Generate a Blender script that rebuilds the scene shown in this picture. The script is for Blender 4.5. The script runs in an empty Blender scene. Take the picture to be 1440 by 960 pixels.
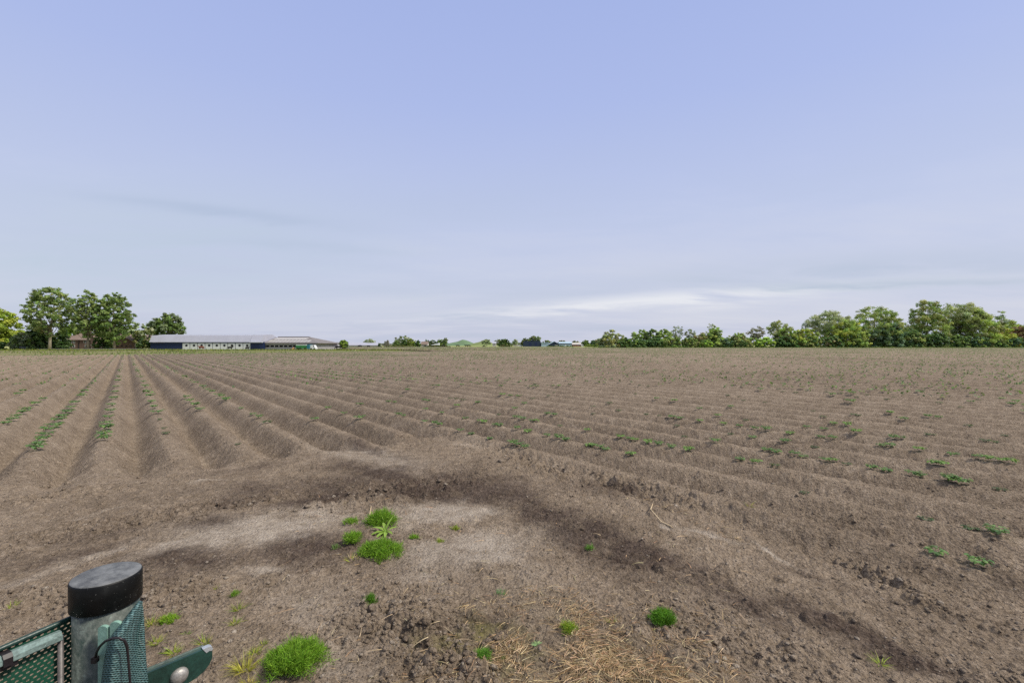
import bpy, math, random
import numpy as np

RNG = np.random.default_rng(7)
random.seed(7)
S = bpy.context.scene
COL = S.collection
R = math.radians

# ------------------------------------------------------------------ camera
F = 660.0            # focal length in pixels of a 1440 px wide picture
HZ = 484.5           # pixel row of the horizon
H = 1.6              # eye height
cam = bpy.data.cameras.new('camera')
cam.sensor_width = 36.0
cam.lens = F / 1440.0 * 36.0
cam.shift_y = (HZ - 480.0) / 1440.0
cam.clip_start = 0.05
cam.clip_end = 6000.0
cam_o = bpy.data.objects.new('camera', cam)
cam_o.location = (0, 0, H)
cam_o.rotation_euler = (math.pi / 2, 0, 0)
COL.objects.link(cam_o)
S.camera = cam_o

def gpt(px, py):
    """ground point measured in the photograph"""
    Y = F * H / (py - HZ)
    return ((px - 720.0) / F * Y, Y)

def ppt(px, py, Y):
    return ((px - 720.0) / F * Y, Y, H - (py - HZ) / F * Y)

# ------------------------------------------------------------------ noise
def _hash(ix, iy, seed):
    h = (ix.astype(np.int64) * 374761393 + iy.astype(np.int64) * 668265263 + seed * 974711) & 0xFFFFFFFF
    h = ((h ^ (h >> 13)) * 1274126177) & 0xFFFFFFFF
    h = ((h ^ (h >> 16)) * 2246822519) & 0xFFFFFFFF
    return ((h ^ (h >> 15)) & 0xFFFFFF) / float(0xFFFFFF)

def vnoise(x, y, seed=0):
    ix = np.floor(x); iy = np.floor(y)
    fx = x - ix; fy = y - iy
    fx = fx * fx * fx * (fx * (fx * 6 - 15) + 10)
    fy = fy * fy * fy * (fy * (fy * 6 - 15) + 10)
    a = _hash(ix, iy, seed); b = _hash(ix + 1, iy, seed)
    c = _hash(ix, iy + 1, seed); d = _hash(ix + 1, iy + 1, seed)
    return (a + (b - a) * fx) * (1 - fy) + (c + (d - c) * fx) * fy

def fbm(x, y, sc, oct=4, seed=0, gain=0.5):
    v = 0.0; amp = 1.0; tot = 0.0
    for o in range(oct):
        a = 0.6 + o * 1.1
        c, s = math.cos(a), math.sin(a)
        v = v + amp * vnoise((x * c - y * s) * sc + 17.3 * o, (x * s + y * c) * sc - 9.1 * o, seed + o)
        tot += amp; amp *= gain; sc *= 2.03
    return v / tot - 0.5            # about -.5 .. .5

def clodn(x, y, sc, seed=0):
    """rounded lumps: 0 in gaps, 1 on top of a lump"""
    X = x * sc; Y = y * sc
    ix = np.floor(X); iy = np.floor(Y)
    best = np.zeros_like(X)
    for dx in (-1, 0, 1):
        for dy in (-1, 0, 1):
            cx = ix + dx; cy = iy + dy
            px = cx + 0.15 + 0.7 * _hash(cx, cy, seed)
            py = cy + 0.15 + 0.7 * _hash(cx, cy, seed + 1)
            r = 0.25 + 0.5 * _hash(cx, cy, seed + 2)
            hgt = _hash(cx, cy, seed + 3) ** 2
            d2 = ((X - px) ** 2 + (Y - py) ** 2) / (r * r)
            best = np.maximum(best, hgt * np.sqrt(np.clip(1 - d2, 0, 1)) * r * 2)
    return best

def sst(a, b, x):
    t = np.clip((x - a) / (b - a), 0, 1)
    return t * t * (3 - 2 * t)

# ------------------------------------------------------------------ the field
TAN = (720.0 - 177.0) / F
CT = 1 / math.sqrt(1 + TAN * TAN); ST = TAN * CT       # rows run along (-ST, CT)
def uw(x, y):
    return -x * ST + y * CT, x * CT + y * ST
def xy(u, w):
    return -u * ST + w * CT, u * CT + w * ST
_k = np.arange(-400, 800)
_sp = np.where(_k < 0, 0.75, np.where(_k < 5, 0.80, 0.85))
_w = np.concatenate([[0], np.cumsum(_sp)])
_w = _w - _w[400] - 0.27
KW = _w; KK = np.arange(-400, 801)
def row_phase(w):
    return np.interp(w, KW, KK)
def crest_w(w):
    return np.interp(np.round(np.interp(w, KW, KK)), KK, KW)
SIDE = 4.30           # ridges begin beyond this line beside the headland
ENDU = 7.55           # ridges end here towards the headland
FARU = 100.0          # far end of the left half of the field
STEPW = 64.0
FARY = 330.0

# marks on the headland: measured centre, end of long axis, relative width, value
def blob(x, y, px, py, ex, ey, ratio):
    c = gpt(px, py); e = gpt(ex, ey)
    ax, ay = e[0] - c[0], e[1] - c[1]
    L = math.hypot(ax, ay); ax /= L; ay /= L
    dx = x - c[0]; dy = y - c[1]
    a = (dx * ax + dy * ay) / L
    b = (-dx * ay + dy * ax) / (L * ratio)
    return np.exp(-(a * a + b * b) ** 1.5)
DRY = [(370, 742, 480, 724, .62, 1.15), (255, 768, 335, 752, .42, .7), (520, 640, 600, 655, .35, .5), (630, 716, 705, 716, .5, 1.1),
       (665, 768, 750, 752, .6, 1.25), (365, 806, 410, 797, .35, .7), (286, 678, 305, 675, .35, .9), (560, 735, 600, 745, .5, .45),
       (150, 725, 175, 720, .3, .8), (445, 845, 500, 870, .45, .4), (600, 800, 660, 830, .5, .45), (480, 930, 540, 950, .6, .45),
       (1095, 782, 1128, 799, .16, 1.0), (990, 752, 1050, 770, .13, .6), (945, 742, 962, 750, .2, .7), (80, 800, 200, 760, .16, .55),
       (650, 620, 690, 632, .3, .2), (730, 800, 800, 830, .4, .3)]
DAMP = [(470, 682, 640, 672, .30, .6), (250, 742, 430, 716, .16, .6), (1120, 860, 1250, 915, .22, .7), (640, 688, 760, 690, .45, .95), (560, 668, 690, 700, .35, .7), (810, 742, 930, 808, .34, .9), (970, 812, 1090, 878, .26, .75),
        (1230, 900, 1390, 965, .26, .85), (540, 636, 600, 655, .16, 1.0), (470, 700, 560, 690, .35, .8), (300, 715, 430, 690, .25, .5),
        (150, 770, 280, 740, .22, .75), (250, 790, 400, 790, .3, .55), (430, 770, 520, 790, .6, .6), (60, 790, 150, 775, .25, .4),
        (700, 690, 800, 740, .3, .7), (830, 690, 900, 700, .4, .4), (350, 660, 420, 650, .3, .35), (880, 690, 960, 720, .2, .5),
        (660, 880, 720, 890, .5, .5), (1200, 830, 1330, 870, .16, .45), (1430, 830, 1500, 860, .3, .35)]
MOSS = [(690, 900, 760, 930, .7, .8), (640, 910, 690, 930, .6, .8), (850, 930, 960, 960, .5, .5), (780, 850, 840, 870, .5, .3), (340, 930, 400, 950, .6, .3)]
CLODB = [(350, 708, 450, 692, .2, .6), (180, 740, 330, 715, .3, .55), (760, 655, 860, 690, .2, .8), (1235, 815, 1330, 860, .22, 1.2),
         (560, 880, 600, 930, .9, .8), (620, 930, 700, 950, .8, .8), (560, 690, 700, 660, .3, .6), (80, 700, 170, 690, .5, .6),
         (900, 690, 1000, 720, .25, .7), (1400, 800, 1440, 830, .5, .6), (200, 850, 330, 830, .5, .5), (60, 850, 180, 830, .5, .5), (1000, 900, 1150, 940, .5, .4)]

def bsum(x, y, lst):
    s = np.zeros_like(x)
    for (a, b, c, d, r, v) in lst:
        s = np.maximum(s, v * blob(x, y, a, b, c, d, r))
    return s

def height(x, y, detail=True):
    x = np.asarray(x, float); y = np.asarray(y, float)
    u, w = uw(x, y)
    d = np.hypot(x, y)
    wob = fbm(x, y, 0.9, 3, 11)
    m_row = sst(-0.55, 0.75, u - ENDU + 1.5 * wob - 0.35 * np.clip(w, -4, 4) * -0.12)
    m_side = sst(-0.28, 0.35, w - SIDE + 0.5 * wob)
    m = np.maximum(m_row * sst(-900, -899, w), m_side)
    ww = w + 0.022 * fbm(u, w, 0.45, 2, 31) * 2
    ph = row_phase(ww); dd = np.abs(ph - np.round(ph))
    t = np.clip((dd - .07) / .41, 0, 1)
    prof = 1 - (.55 * t + .45 * t * t * (3 - 2 * t)) - .03 * (dd / .07 < 1) * (dd / .07) ** 2
    amp = (0.29 - 0.05 * sst(4, 9, w)) * (1 - 0.22 * sst(4.5, 0.0, u) * m_side) * (1 + 0.15 * fbm(u * .5, w, 0.7, 2, 77)) * (1 - .22 * sst(7.5, 4.4, w) * m_side * sst(7, 4, u))
    ridge = 0.06 - amp * (1 - prof)
    z = ridge * m
    # headland relief
    hl = 1 - m
    z = z + hl * (0.050 * fbm(x, y, 0.55, 3, 3) + 0.028 * fbm(x, y, 2.2, 3, 5))
    # wheel track beside the ridges
    z = z - hl * 0.022 * np.exp(-((w - 2.75 - .25 * wob) / 0.28) ** 2) * sst(-6, 0, u + 5)
    if detail:
        near = 1 - sst(25, 60, d)
        cb = np.clip(bsum(x, y, CLODB), 0, 1.2) if d.min() < 15 else 0
        z = z + near * (0.020 * fbm(x, y, 7.0, 4, 23, .6) * (0.45 + 0.55 * hl))
        rough = 0.34 - 0.06 * m + 0.8 * cb
        dryf = np.clip(bsum(x, y, DRY), 0, 1) if d.min() < 15 else 0
        rough = rough * (1 - 0.75 * dryf)
        z = z + near * rough * (0.055 * clodn(x, y, 9.0, 41) + 0.040 * clodn(x, y, 19.0, 51) + 0.024 * clodn(x, y, 37.0, 61))
        # larger clods and lumps where the drill lifted
        z = z + near * 0.055 * clodn(x, y, 3.1, 71) * np.clip(cb - .35, 0, 1)
    return z

def soil_attr(x, y):
    wob = fbm(x, y, 2.5, 4, 91)
    wx = x + 0.35 * wob; wy = y + 0.35 * fbm(x, y, 2.5, 4, 97)
    damp = np.clip(bsum(wx, wy, DAMP) * (1.05 + 3.0 * fbm(x, y, 2.6, 5, 93, .68)), 0, 1)
    dry = np.clip(bsum(wx, wy, DRY) * (1 + 1.4 * fbm(x, y, 5.0, 3, 95)), 0, 1)
    moss = np.clip(bsum(wx, wy, MOSS) * (1 + 1.5 * fbm(x, y, 6.0, 3, 99)), 0, 1)
    return damp, dry, moss

# ------------------------------------------------------------------ mesh helpers
def mk(name, v, f, mat, parent=None, loc=(0, 0, 0), col=None, smooth=False, attr='Col'):
    """v (N,3); f: list of faces, or an int array (M,3) / (M,4); vertices are given in world space, loc is subtracted"""
    v = np.asarray(v, dtype=np.float64).reshape(-1, 3) - np.asarray(loc)
    me = bpy.data.meshes.new(name)
    if isinstance(f, np.ndarray):
        n, k = f.shape
        me.vertices.add(len(v)); me.vertices.foreach_set('co', v.astype(np.float32).ravel())
        me.loops.add(n * k); me.loops.foreach_set('vertex_index', f.astype(np.int32).ravel())
        me.polygons.add(n); me.polygons.foreach_set('loop_start', np.arange(0, n * k, k, dtype=np.int32))
        me.update(calc_edges=True)
    else:
        me.from_pydata([tuple(p) for p in v], [], [tuple(q) for q in f])
        me.update()
    if smooth:
        me.polygons.foreach_set('use_smooth', np.ones(len(me.polygons), dtype=bool))
    if col is not None:
        a = me.color_attributes.new(attr, 'FLOAT_COLOR', 'POINT')
        c = np.ones((len(v), 4), dtype=np.float32); c[:, :3] = col
        a.data.foreach_set('color', c.ravel())
    me.materials.append(mat)
    o = bpy.data.objects.new(name, me)
    COL.objects.link(o)
    if parent is not None:
        o.parent = parent
    else:
        o.location = loc
    return o

def tag(o, label=None, cat=None, group=None, kind=None):
    if label: o['label'] = label
    if cat: o['category'] = cat
    if group: o['group'] = group
    if kind: o['kind'] = kind
    return o

def empty(name, loc, label, cat, group=None):
    o = bpy.data.objects.new(name, None)
    o.empty_display_size = 0.2
    o.location = loc
    COL.objects.link(o)
    return tag(o, label, cat, group)

class MB:
    def __init__(s): s.v = []; s.f = []
    def add(s, v, f):
        b = len(s.v); s.v += [tuple(p) for p in v]; s.f += [tuple(i + b for i in q) for q in f]
    def box(s, x0, x1, y0, y1, z0, z1, fr=None):
        p = [(x, y, z) for z in (z0, z1) for y in (y0, y1) for x in (x0, x1)]
        if fr: p = [fr(*q) for q in p]
        s.add(p, [(0, 2, 3, 1), (4, 5, 7, 6), (0, 1, 5, 4), (1, 3, 7, 5), (3, 2, 6, 7), (2, 0, 4, 6)])
    def prism(s, prof, y0, y1, fr=None):
        """prof in (x,z), extruded along y"""
        n = len(prof)
        p = [(x, y0, z) for x, z in prof] + [(x, y1, z) for x, z in prof]
        if fr: p = [fr(*q) for q in p]
        s.add(p, [tuple(range(n)), tuple(range(2 * n - 1, n - 1, -1))] + [(i, i + n, (i + 1) % n + n, (i + 1) % n) for i in range(n)])
    def tube(s, pts, rad, n=8, caps=True):
        pts = [np.array(p, float) for p in pts]
        rad = rad if hasattr(rad, '__len__') else [rad] * len(pts)
        b = len(s.v); rings = []
        ref = None
        for i, p in enumerate(pts):
            t = pts[min(i + 1, len(pts) - 1)] - pts[max(i - 1, 0)]
            t = t / (np.linalg.norm(t) + 1e-9)
            if ref is None:
                ref = np.array([1., 0, 0]) if abs(t[0]) < .8 else np.array([0, 1., 0])
            a = ref - t * ref.dot(t); a /= np.linalg.norm(a); ref = a
            c = np.cross(t, a)
            for k in range(n):
                th = 2 * math.pi * k / n
                s.v.append(tuple(p + rad[i] * (a * math.cos(th) + c * math.sin(th))))
        for i in range(len(pts) - 1):
            for k in range(n):
                k2 = (k + 1) % n
                s.f.append((b + i * n + k, b + i * n + k2, b + (i + 1) * n + k2, b + (i + 1) * n + k))
        if caps:
            s.f.append(tuple(b + k for k in range(n - 1, -1, -1)))
            s.f.append(tuple(b + (len(pts) - 1) * n + k for k in range(n)))
    def build(s, name, mat, parent=None, loc=(0, 0, 0), smooth=False):
        return mk(name, s.v, s.f, mat, parent, loc, smooth=smooth)

def lathe(prof, cx, cy, n=48):
    v = []; f = []
    for (r, z) in prof:
        for k in range(n):
            t = 2 * math.pi * k / n
            v.append((cx + r * math.cos(t), cy + r * math.sin(t), z))
    for i in range(len(prof) - 1):
        for k in range(n):
            k2 = (k + 1) % n
            f.append((i * n + k, i * n + k2, (i + 1) * n + k2, (i + 1) * n + k))
    f.append(tuple(range(n - 1, -1, -1))); f.append(tuple((len(prof) - 1) * n + k for k in range(n)))
    return v, f

# ------------------------------------------------------------------ materials
class NT:
    def __init__(s, name):
        s.m = bpy.data.materials.new(name); s.m.use_nodes = True
        s.t = s.m.node_tree; s.t.nodes.clear()
        s.out = s.n('ShaderNodeOutputMaterial')
    def n(s, typ, **kw):
        o = s.t.nodes.new(typ)
        for k, v in kw.items(): setattr(o, k, v)
        return o
    def l(s, a, b): s.t.links.new(a, b)
    def noise(s, scale, detail=4, rough=.55, vec=None):
        o = s.n('ShaderNodeTexNoise'); o.inputs['Scale'].default_value = scale
        o.inputs['Detail'].default_value = detail; o.inputs['Roughness'].default_value = rough
        if vec is not None: s.l(vec, o.inputs['Vector'])
        return o.outputs['Fac']
    def math(s, op, a, b=None, c=None, clamp=False):
        o = s.n('ShaderNodeMath', operation=op, use_clamp=clamp)
        for i, q in enumerate((a, b, c)):
            if q is None: continue
            if isinstance(q, (int, float)): o.inputs[i].default_value = q
            else: s.l(q, o.inputs[i])
        return o.outputs[0]
    def ramp(s, fac, stops):
        o = s.n('ShaderNodeValToRGB'); e = o.color_ramp.elements
        while len(e) < len(stops): e.new(0.5)
        for i, (p, c) in enumerate(stops):
            e[i].position = p; e[i].color = (*c, 1) if len(c) == 3 else c
        s.l(fac, o.inputs[0]); return o.outputs[0]
    def mix(s, fac, a, b, mode='MIX'):
        o = s.n('ShaderNodeMix', data_type='RGBA', blend_type=mode)
        for q, i in ((fac, 0), (a, 6), (b, 7)):
            if isinstance(q, (int, float)): o.inputs[i].default_value = q
            elif isinstance(q, tuple): o.inputs[i].default_value = (*q, 1)
            else: s.l(q, o.inputs[i])
        return o.outputs[2]
    def bump(s, h, strength=.5, dist=.01):
        o = s.n('ShaderNodeBump'); o.inputs['Strength'].default_value = strength; o.inputs['Distance'].default_value = dist
        s.l(h, o.inputs['Height']); return o.outputs[0]
    def bsdf(s, col, rough=.8, metal=0., normal=None, spec=.3):
        o = s.n('ShaderNodeBsdfPrincipled')
        for q, i in ((col, 'Base Color'), (rough, 'Roughness'), (metal, 'Metallic'), (spec, 'Specular IOR Level')):
            if isinstance(q, (int, float)): o.inputs[i].default_value = q
            elif isinstance(q, tuple): o.inputs[i].default_value = (*q, 1)
            else: s.l(q, o.inputs[i])
        if normal is not None: s.l(normal, o.inputs['Normal'])
        return o.outputs[0]
    def done(s, sh): s.l(sh, s.out.inputs['Surface']); return s.m
    def obj(s): return s.n('ShaderNodeTexCoord').outputs['Object']

def simple(name, col, rough=.7, var=.25, scale=3., metal=0., bump=0., bscale=40., spec=.3):
    t = NT(name); co = t.obj()
    n = t.math('ADD', t.noise(scale, 5, .6, co), t.math('MULTIPLY', t.math('SUBTRACT', t.noise(scale * 7, 3, .5, co), .5), .6))
    a = tuple(c * (1 - var) for c in col); b = tuple(min(1, c * (1 + var)) for c in col)
    c = t.ramp(n, [(.3, a), (.7, b)])
    nm = t.bump(t.noise(bscale, 4, .6, co), .5, bump) if bump else None
    return t.done(t.bsdf(c, rough, metal, nm, spec))

def soil_material():
    t = NT('soil'); co = t.obj()
    at = t.n('ShaderNodeVertexColor', layer_name='Soil')
    sep = t.n('ShaderNodeSeparateColor'); t.l(at.outputs['Color'], sep.inputs[0])
    damp, dry, moss = sep.outputs[0], sep.outputs[1], sep.outputs[2]
    n0 = t.noise(.07, 3, .5, co); n1 = t.noise(.9, 4, .6, co); n2 = t.noise(7, 5, .62, co); n3 = t.noise(42, 5, .65, co); n4 = t.noise(170, 3, .6, co)
    n25 = t.noise(17, 4, .6, co)
    f = t.math('MULTIPLY_ADD', t.math('SUBTRACT', n0, .5), .35, .5)
    f = t.math('MULTIPLY_ADD', t.math('SUBTRACT', n1, .5), .50, f)
    f = t.math('MULTIPLY_ADD', t.math('SUBTRACT', n2, .5), .60, f)
    f = t.math('MULTIPLY_ADD', t.math('SUBTRACT', n25, .5), .60, f)
    f = t.math('MULTIPLY_ADD', t.math('SUBTRACT', n3, .5), 1.15, f)  # fine soil tone, contrast raised to stand in for small clod shadows
    f = t.math('MULTIPLY_ADD', t.math('SUBTRACT', n4, .5), .60, f)
    c = t.ramp(f, [(.05, (.072, .053, .038)), (.36, (.182, .140, .101)), (.60, (.268, .210, .155)), (.95, (.440, .360, .278))])
    fd = t.math('MULTIPLY', damp, t.math('MULTIPLY_ADD', t.math('SUBTRACT', n2, .5), 1.5, 1.0), clamp=True)
    c = t.mix(fd, c, t.ramp(f, [(.15, (.038, .027, .021)), (.5, (.082, .060, .047)), (.85, (.175, .135, .108))]))
    fy = t.math('MULTIPLY', dry, t.math('MULTIPLY_ADD', t.math('SUBTRACT', n2, .5), 1.8, 1.0), clamp=True)
    c = t.mix(fy, c, t.ramp(f, [(.10, (.20, .162, .125)), (.5, (.345, .290, .232)), (.9, (.48, .42, .35))]))
    fm = t.math('MULTIPLY', moss, t.math('MULTIPLY_ADD', t.math('SUBTRACT', n2, .5), 3.0, .45), clamp=True)
    c = t.mix(fm, c, t.ramp(f, [(.2, (.07, .065, .02)), (.7, (.19, .17, .06))]))
    vo = t.n('ShaderNodeTexVoronoi'); vo.inputs['Scale'].default_value = 55; t.l(co, vo.inputs['Vector'])
    hgt = t.math('ADD', t.math('MULTIPLY', n3, 1.1), t.math('MULTIPLY', n4, .35))
    hgt = t.math('MULTIPLY_ADD', vo.outputs['Distance'], -.5, hgt)
    nm = t.bump(hgt, 1.0, .030)
    return t.done(t.bsdf(c, .95, 0., nm, .08))

def leaf_material(name, transl=.3, rough=.55, hue=None):
    t = NT(name)
    at = t.n('ShaderNodeVertexColor', layer_name='Col').outputs['Color']
    d = t.bsdf(at, rough, 0., None, .25)
    tr = t.n('ShaderNodeBsdfTranslucent')
    t.l(t.mix(.35, at, (.30, .42, .04), 'MIX'), tr.inputs['Color'])
    m = t.n('ShaderNodeMixShader'); m.inputs[0].default_value = transl
    t.l(d, m.inputs[1]); t.l(tr.outputs[0], m.inputs[2])
    return t.done(m.outputs[0])

def grass_ground_material():
    t = NT('grass_ground'); co = t.obj()
    mp = t.n('ShaderNodeMapping'); mp.inputs['Scale'].default_value = (1, .35, 1); t.l(co, mp.inputs['Vector'])
    n1 = t.noise(.03, 4, .6, mp.outputs[0]); n2 = t.noise(.4, 5, .65, co); n3 = t.noise(5, 4, .6, co)
    f = t.math('MULTIPLY_ADD', t.math('SUBTRACT', n2, .5), .7, n1)
    f = t.math('MULTIPLY_ADD', t.math('SUBTRACT', n3, .5), .5, f)
    c = t.ramp(f, [(.28, (.075, .085, .030)), (.45, (.115, .125, .045)), (.58, (.165, .165, .065)), (.75, (.20, .165, .09))])
    return t.done(t.bsdf(c, .95, 0, t.bump(n3, .6, .1), .1))

M = {}
M['soil'] = soil_material()
M['grass'] = grass_ground_material()
M['leaf'] = leaf_material('leaf', .40)
M['weed'] = leaf_material('weed_leaf', .35)
M['straw'] = leaf_material('straw', .12, .8)
M['bark'] = simple('bark', (.20, .165, .12), .9, .3, 2., bump=.05, bscale=6)
M['bark_pale'] = simple('bark_pale', (.30, .26, .18), .9, .25, 2., bump=.05, bscale=6)

# ------------------------------------------------------------------ sky, sun
def build_world():
    w = bpy.data.worlds.new('World'); S.world = w; w.use_nodes = True
    nt = w.node_tree; nt.nodes.clear()
    N = lambda t, **k: [setattr(o, a, b) for o in [nt.nodes.new(t)] for a, b in k.items()] and nt.nodes[-1] or nt.nodes[-1]
    L = nt.links.new
    def mth(op, a, b=None, c=None, clamp=False):
        o = nt.nodes.new('ShaderNodeMath'); o.operation = op; o.use_clamp = clamp
        for i, q in enumerate((a, b, c)):
            if q is None: continue
            if isinstance(q, (int, float)): o.inputs[i].default_value = q
            else: L(q, o.inputs[i])
        return o.outputs[0]
    def mixc(fac, a, b, mode='MIX'):
        o = nt.nodes.new('ShaderNodeMix'); o.data_type = 'RGBA'; o.blend_type = mode
        for q, i in ((fac, 0), (a, 6), (b, 7)):
            if isinstance(q, (int, float)): o.inputs[i].default_value = q
            elif isinstance(q, tuple): o.inputs[i].default_value = (*q, 1)
            else: L(q, o.inputs[i])
        return o.outputs[2]
    sky = nt.nodes.new('ShaderNodeTexSky'); sky.sky_type = 'NISHITA'; sky.sun_disc = False
    sky.sun_elevation = R(SUN_EL); sky.sun_rotation = R(SUN_ROT); sky.air_density = 1.2; sky.dust_density = 2.0; sky.ozone_density = 1.5
    tc = nt.nodes.new('ShaderNodeTexCoord')
    sp = nt.nodes.new('ShaderNodeSeparateXYZ'); L(tc.outputs['Generated'], sp.inputs[0])
    x, y, z = sp.outputs
    zc = mth('MAXIMUM', z, 0.0)
    # thin high overcast, whiter and greyer towards the horizon
    rp = nt.nodes.new('ShaderNodeValToRGB'); L(zc, rp.inputs[0])
    e = rp.color_ramp.elements
    stops = SKY_STOPS
    while len(e) < len(stops): e.new(.5)
    for i, (p, c) in enumerate(stops):
        e[i].position = p; e[i].color = (*c, 1)
    base = rp.outputs[0]
    # cloud veils on a high plane
    zz = mth('ADD', zc, 0.10)
    cv = nt.nodes.new('ShaderNodeCombineXYZ')
    L(mth('DIVIDE', x, zz), cv.inputs[0]); L(mth('MULTIPLY', mth('DIVIDE', y, zz), 1.0), cv.inputs[1])
    def noise(sc, det, vec, rough=.55, dist=0.):
        o = nt.nodes.new('ShaderNodeTexNoise'); o.inputs['Scale'].default_value = sc; o.inputs['Detail'].default_value = det
        o.inputs['Roughness'].default_value = rough; o.inputs['Distortion'].default_value = dist
        L(vec, o.inputs['Vector']); return o.outputs['Fac']
    mp = nt.nodes.new('ShaderNodeMapping'); mp.inputs['Rotation'].default_value = (0, 0, R(12)); mp.inputs['Scale'].default_value = (.55, 1.0, 1); mp.inputs['Location'].default_value = (3.1, 1.7, 0)
    L(cv.outputs[0], mp.inputs['Vector'])
    n1 = noise(.42, 7, mp.outputs[0], .55, .5)
    n2 = noise(1.3, 6, mp.outputs[0], .6, .4)
    n = mth('MULTIPLY_ADD', mth('SUBTRACT', n2, .5), .45, n1)
    low = mth('SUBTRACT', 1.0, mth('MULTIPLY', zc, 1.75), clamp=True)      # veils lie low, clear higher up
    low = mth('POWER', low, 1.4)
    bright = mth('MULTIPLY', mth('MULTIPLY', mth('SUBTRACT', n, .46), 3.6, clamp=True), low, clamp=True)
    dark = mth('MULTIPLY', mth('MULTIPLY', mth('SUBTRACT', .50, n), 3.0, clamp=True), low, clamp=True)
    c = mixc(mth('MULTIPLY', bright, .75), base, (.72, .735, .82))
    c = mixc(mth('MULTIPLY', dark, .75), c, (.465, .545, .68))
    # one long bright streak low over the wood, and a grey one above it
    t = mth('DIVIDE', x, mth('MAXIMUM', y, .05)); s = mth('DIVIDE', z, mth('MAXIMUM', y, .05))
    front = mth('GREATER_THAN', y, .05)
    def streak(t0, s0, slope, st, ss, amt, colr, c):
        dt = mth('SUBTRACT', t, t0)
        q = mth('SUBTRACT', s, mth('MULTIPLY_ADD', dt, slope, s0))
        q = mth('MULTIPLY_ADD', mth('SUBTRACT', n2, .5), .060, q)
        e1 = mth('POWER', mth('ABSOLUTE', mth('DIVIDE', dt, st)), 2.0); e2 = mth('POWER', mth('ABSOLUTE', mth('DIVIDE', q, ss)), 2.0)
        g = mth('EXPONENT', mth('MULTIPLY', mth('ADD', e1, e2), -1.0))
        g = mth('MULTIPLY', mth('MULTIPLY', g, mth('MULTIPLY_ADD', n2, 3.0, -.85, clamp=True)), mth('MULTIPLY', front, amt), clamp=True)
        return mixc(g, c, colr)
    for sargs in STREAKS:
        c = streak(*sargs, c)
    sc10 = nt.nodes.new('ShaderNodeVectorMath'); sc10.operation = 'SCALE'; sc10.inputs['Scale'].default_value = 10.0 * SKY_GAIN
    L(c, sc10.inputs[0])
    fin = mixc(SKY_COVER, sky.outputs[0], sc10.outputs[0])
    bg = nt.nodes.new('ShaderNodeBackground'); bg.inputs['Strength'].default_value = 0.1
    L(fin, bg.inputs['Color'])
    out = nt.nodes.new('ShaderNodeOutputWorld'); L(bg.outputs[0], out.inputs['Surface'])

SUN_EL = 49.0
SUN_AZ = 106.0          # from +Y clockwise: to the right
SUN_ROT = SUN_AZ
SKY_GAIN = 0.80
SKY_COVER = 0.92
SKY_STOPS = [(0.0, (.60, .63, .775)), (.10, (.605, .645, .80)), (.25, (.545, .610, .83)), (.45, (.435, .520, .845)), (.60, (.39, .478, .82)), (.72, (.60, .65, .80)), (.85, (.85, .87, .92)), (1.0, (1.0, 1.0, 1.0))]
STREAKS = [(-.80, .20, .0, .45, .13, 1.0, (.53, .615, .745)), (.38, .100, .075, .42, .013, 1.7, (.86, .87, .92)), (.78, .128, .03, .4, .012, 1.2, (.50, .57, .70)), (.30, .080, .05, .5, .018, .45, (.74, .755, .84)), (.75, .165, .06, .5, .03, .9, (.49, .56, .71)), (-.62, .285, -.13, .24, .012, .75, (.44, .52, .69)), (-.46, .21, -.05, .2, .012, .5, (.47, .55, .70)), (-.35, .105, .02, .2, .010, .35, (.50, .58, .70))]
build_world()
sd = bpy.data.lights.new('sun', 'SUN'); sd.energy = 3.7; sd.angle = R(10); sd.color = (1, .93, .82)
so = bpy.data.objects.new('sun', sd); COL.objects.link(so)
so.rotation_euler = (R(90 - SUN_EL), 0, R(180 - SUN_AZ))
so.location = (0, 0, 40)

# ------------------------------------------------------------------ ground
def grid_faces(nr, nc, wrap=False):
    i = np.arange(nr - 1)[:, None]; j = np.arange(nc - 1)[None, :]
    a = i * nc + j
    return np.stack([a, a + 1, a + nc + 1, a + nc], -1).reshape(-1, 4)

R_NEAR = 11.5
def build_near():
    th = np.concatenate([np.linspace(-math.pi, -1.30, 60)[:-1], np.linspace(-1.30, -1.02, 90)[:-1], np.linspace(-1.02, 1.02, 1150)[:-1], np.linspace(1.02, 1.30, 90)[:-1], np.linspace(1.30, math.pi, 60)])
    rs = [0.05]
    while rs[-1] < R_NEAR:
        r = rs[-1]
        rs.append(r + (0.06 if r < 1.6 else min(.00068 * r * r, .03)))
    rs = np.array(rs)
    rr, tt = np.meshgrid(rs, th, indexing='ij')
    x = rr * np.sin(tt); y = rr * np.cos(tt)
    z = height(x, y)
    z[-1] -= 0.4                                  # a skirt under the outer sheet
    v = np.stack([x, y, z], -1).reshape(-1, 3)
    d, dr, mo = soil_attr(x, y)
    col = np.stack([d, dr, mo], -1).reshape(-1, 3)
    f = grid_faces(len(rs), len(th))[:, ::-1]
    return v, f, col

def soil_sheet(us, ws, keep):
    uu, wv = np.meshgrid(us, ws, indexing='ij')
    x, y = xy(uu, wv)
    z = height(x, y)
    r = np.hypot(x, y)
    z = z - 0.03 * (1 - sst(R_NEAR - .6, R_NEAR + .1, r))
    v = np.stack([x, y, z], -1).reshape(-1, 3)
    f = grid_faces(len(us), len(ws))[:, ::-1]
    cx = x.ravel()[f].mean(1); cy = y.ravel()[f].mean(1)
    f = f[keep(cx, cy)]
    used = np.zeros(len(v), bool); used[f.ravel()] = True
    idx = np.cumsum(used) - 1
    return v[used], idx[f]

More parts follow.
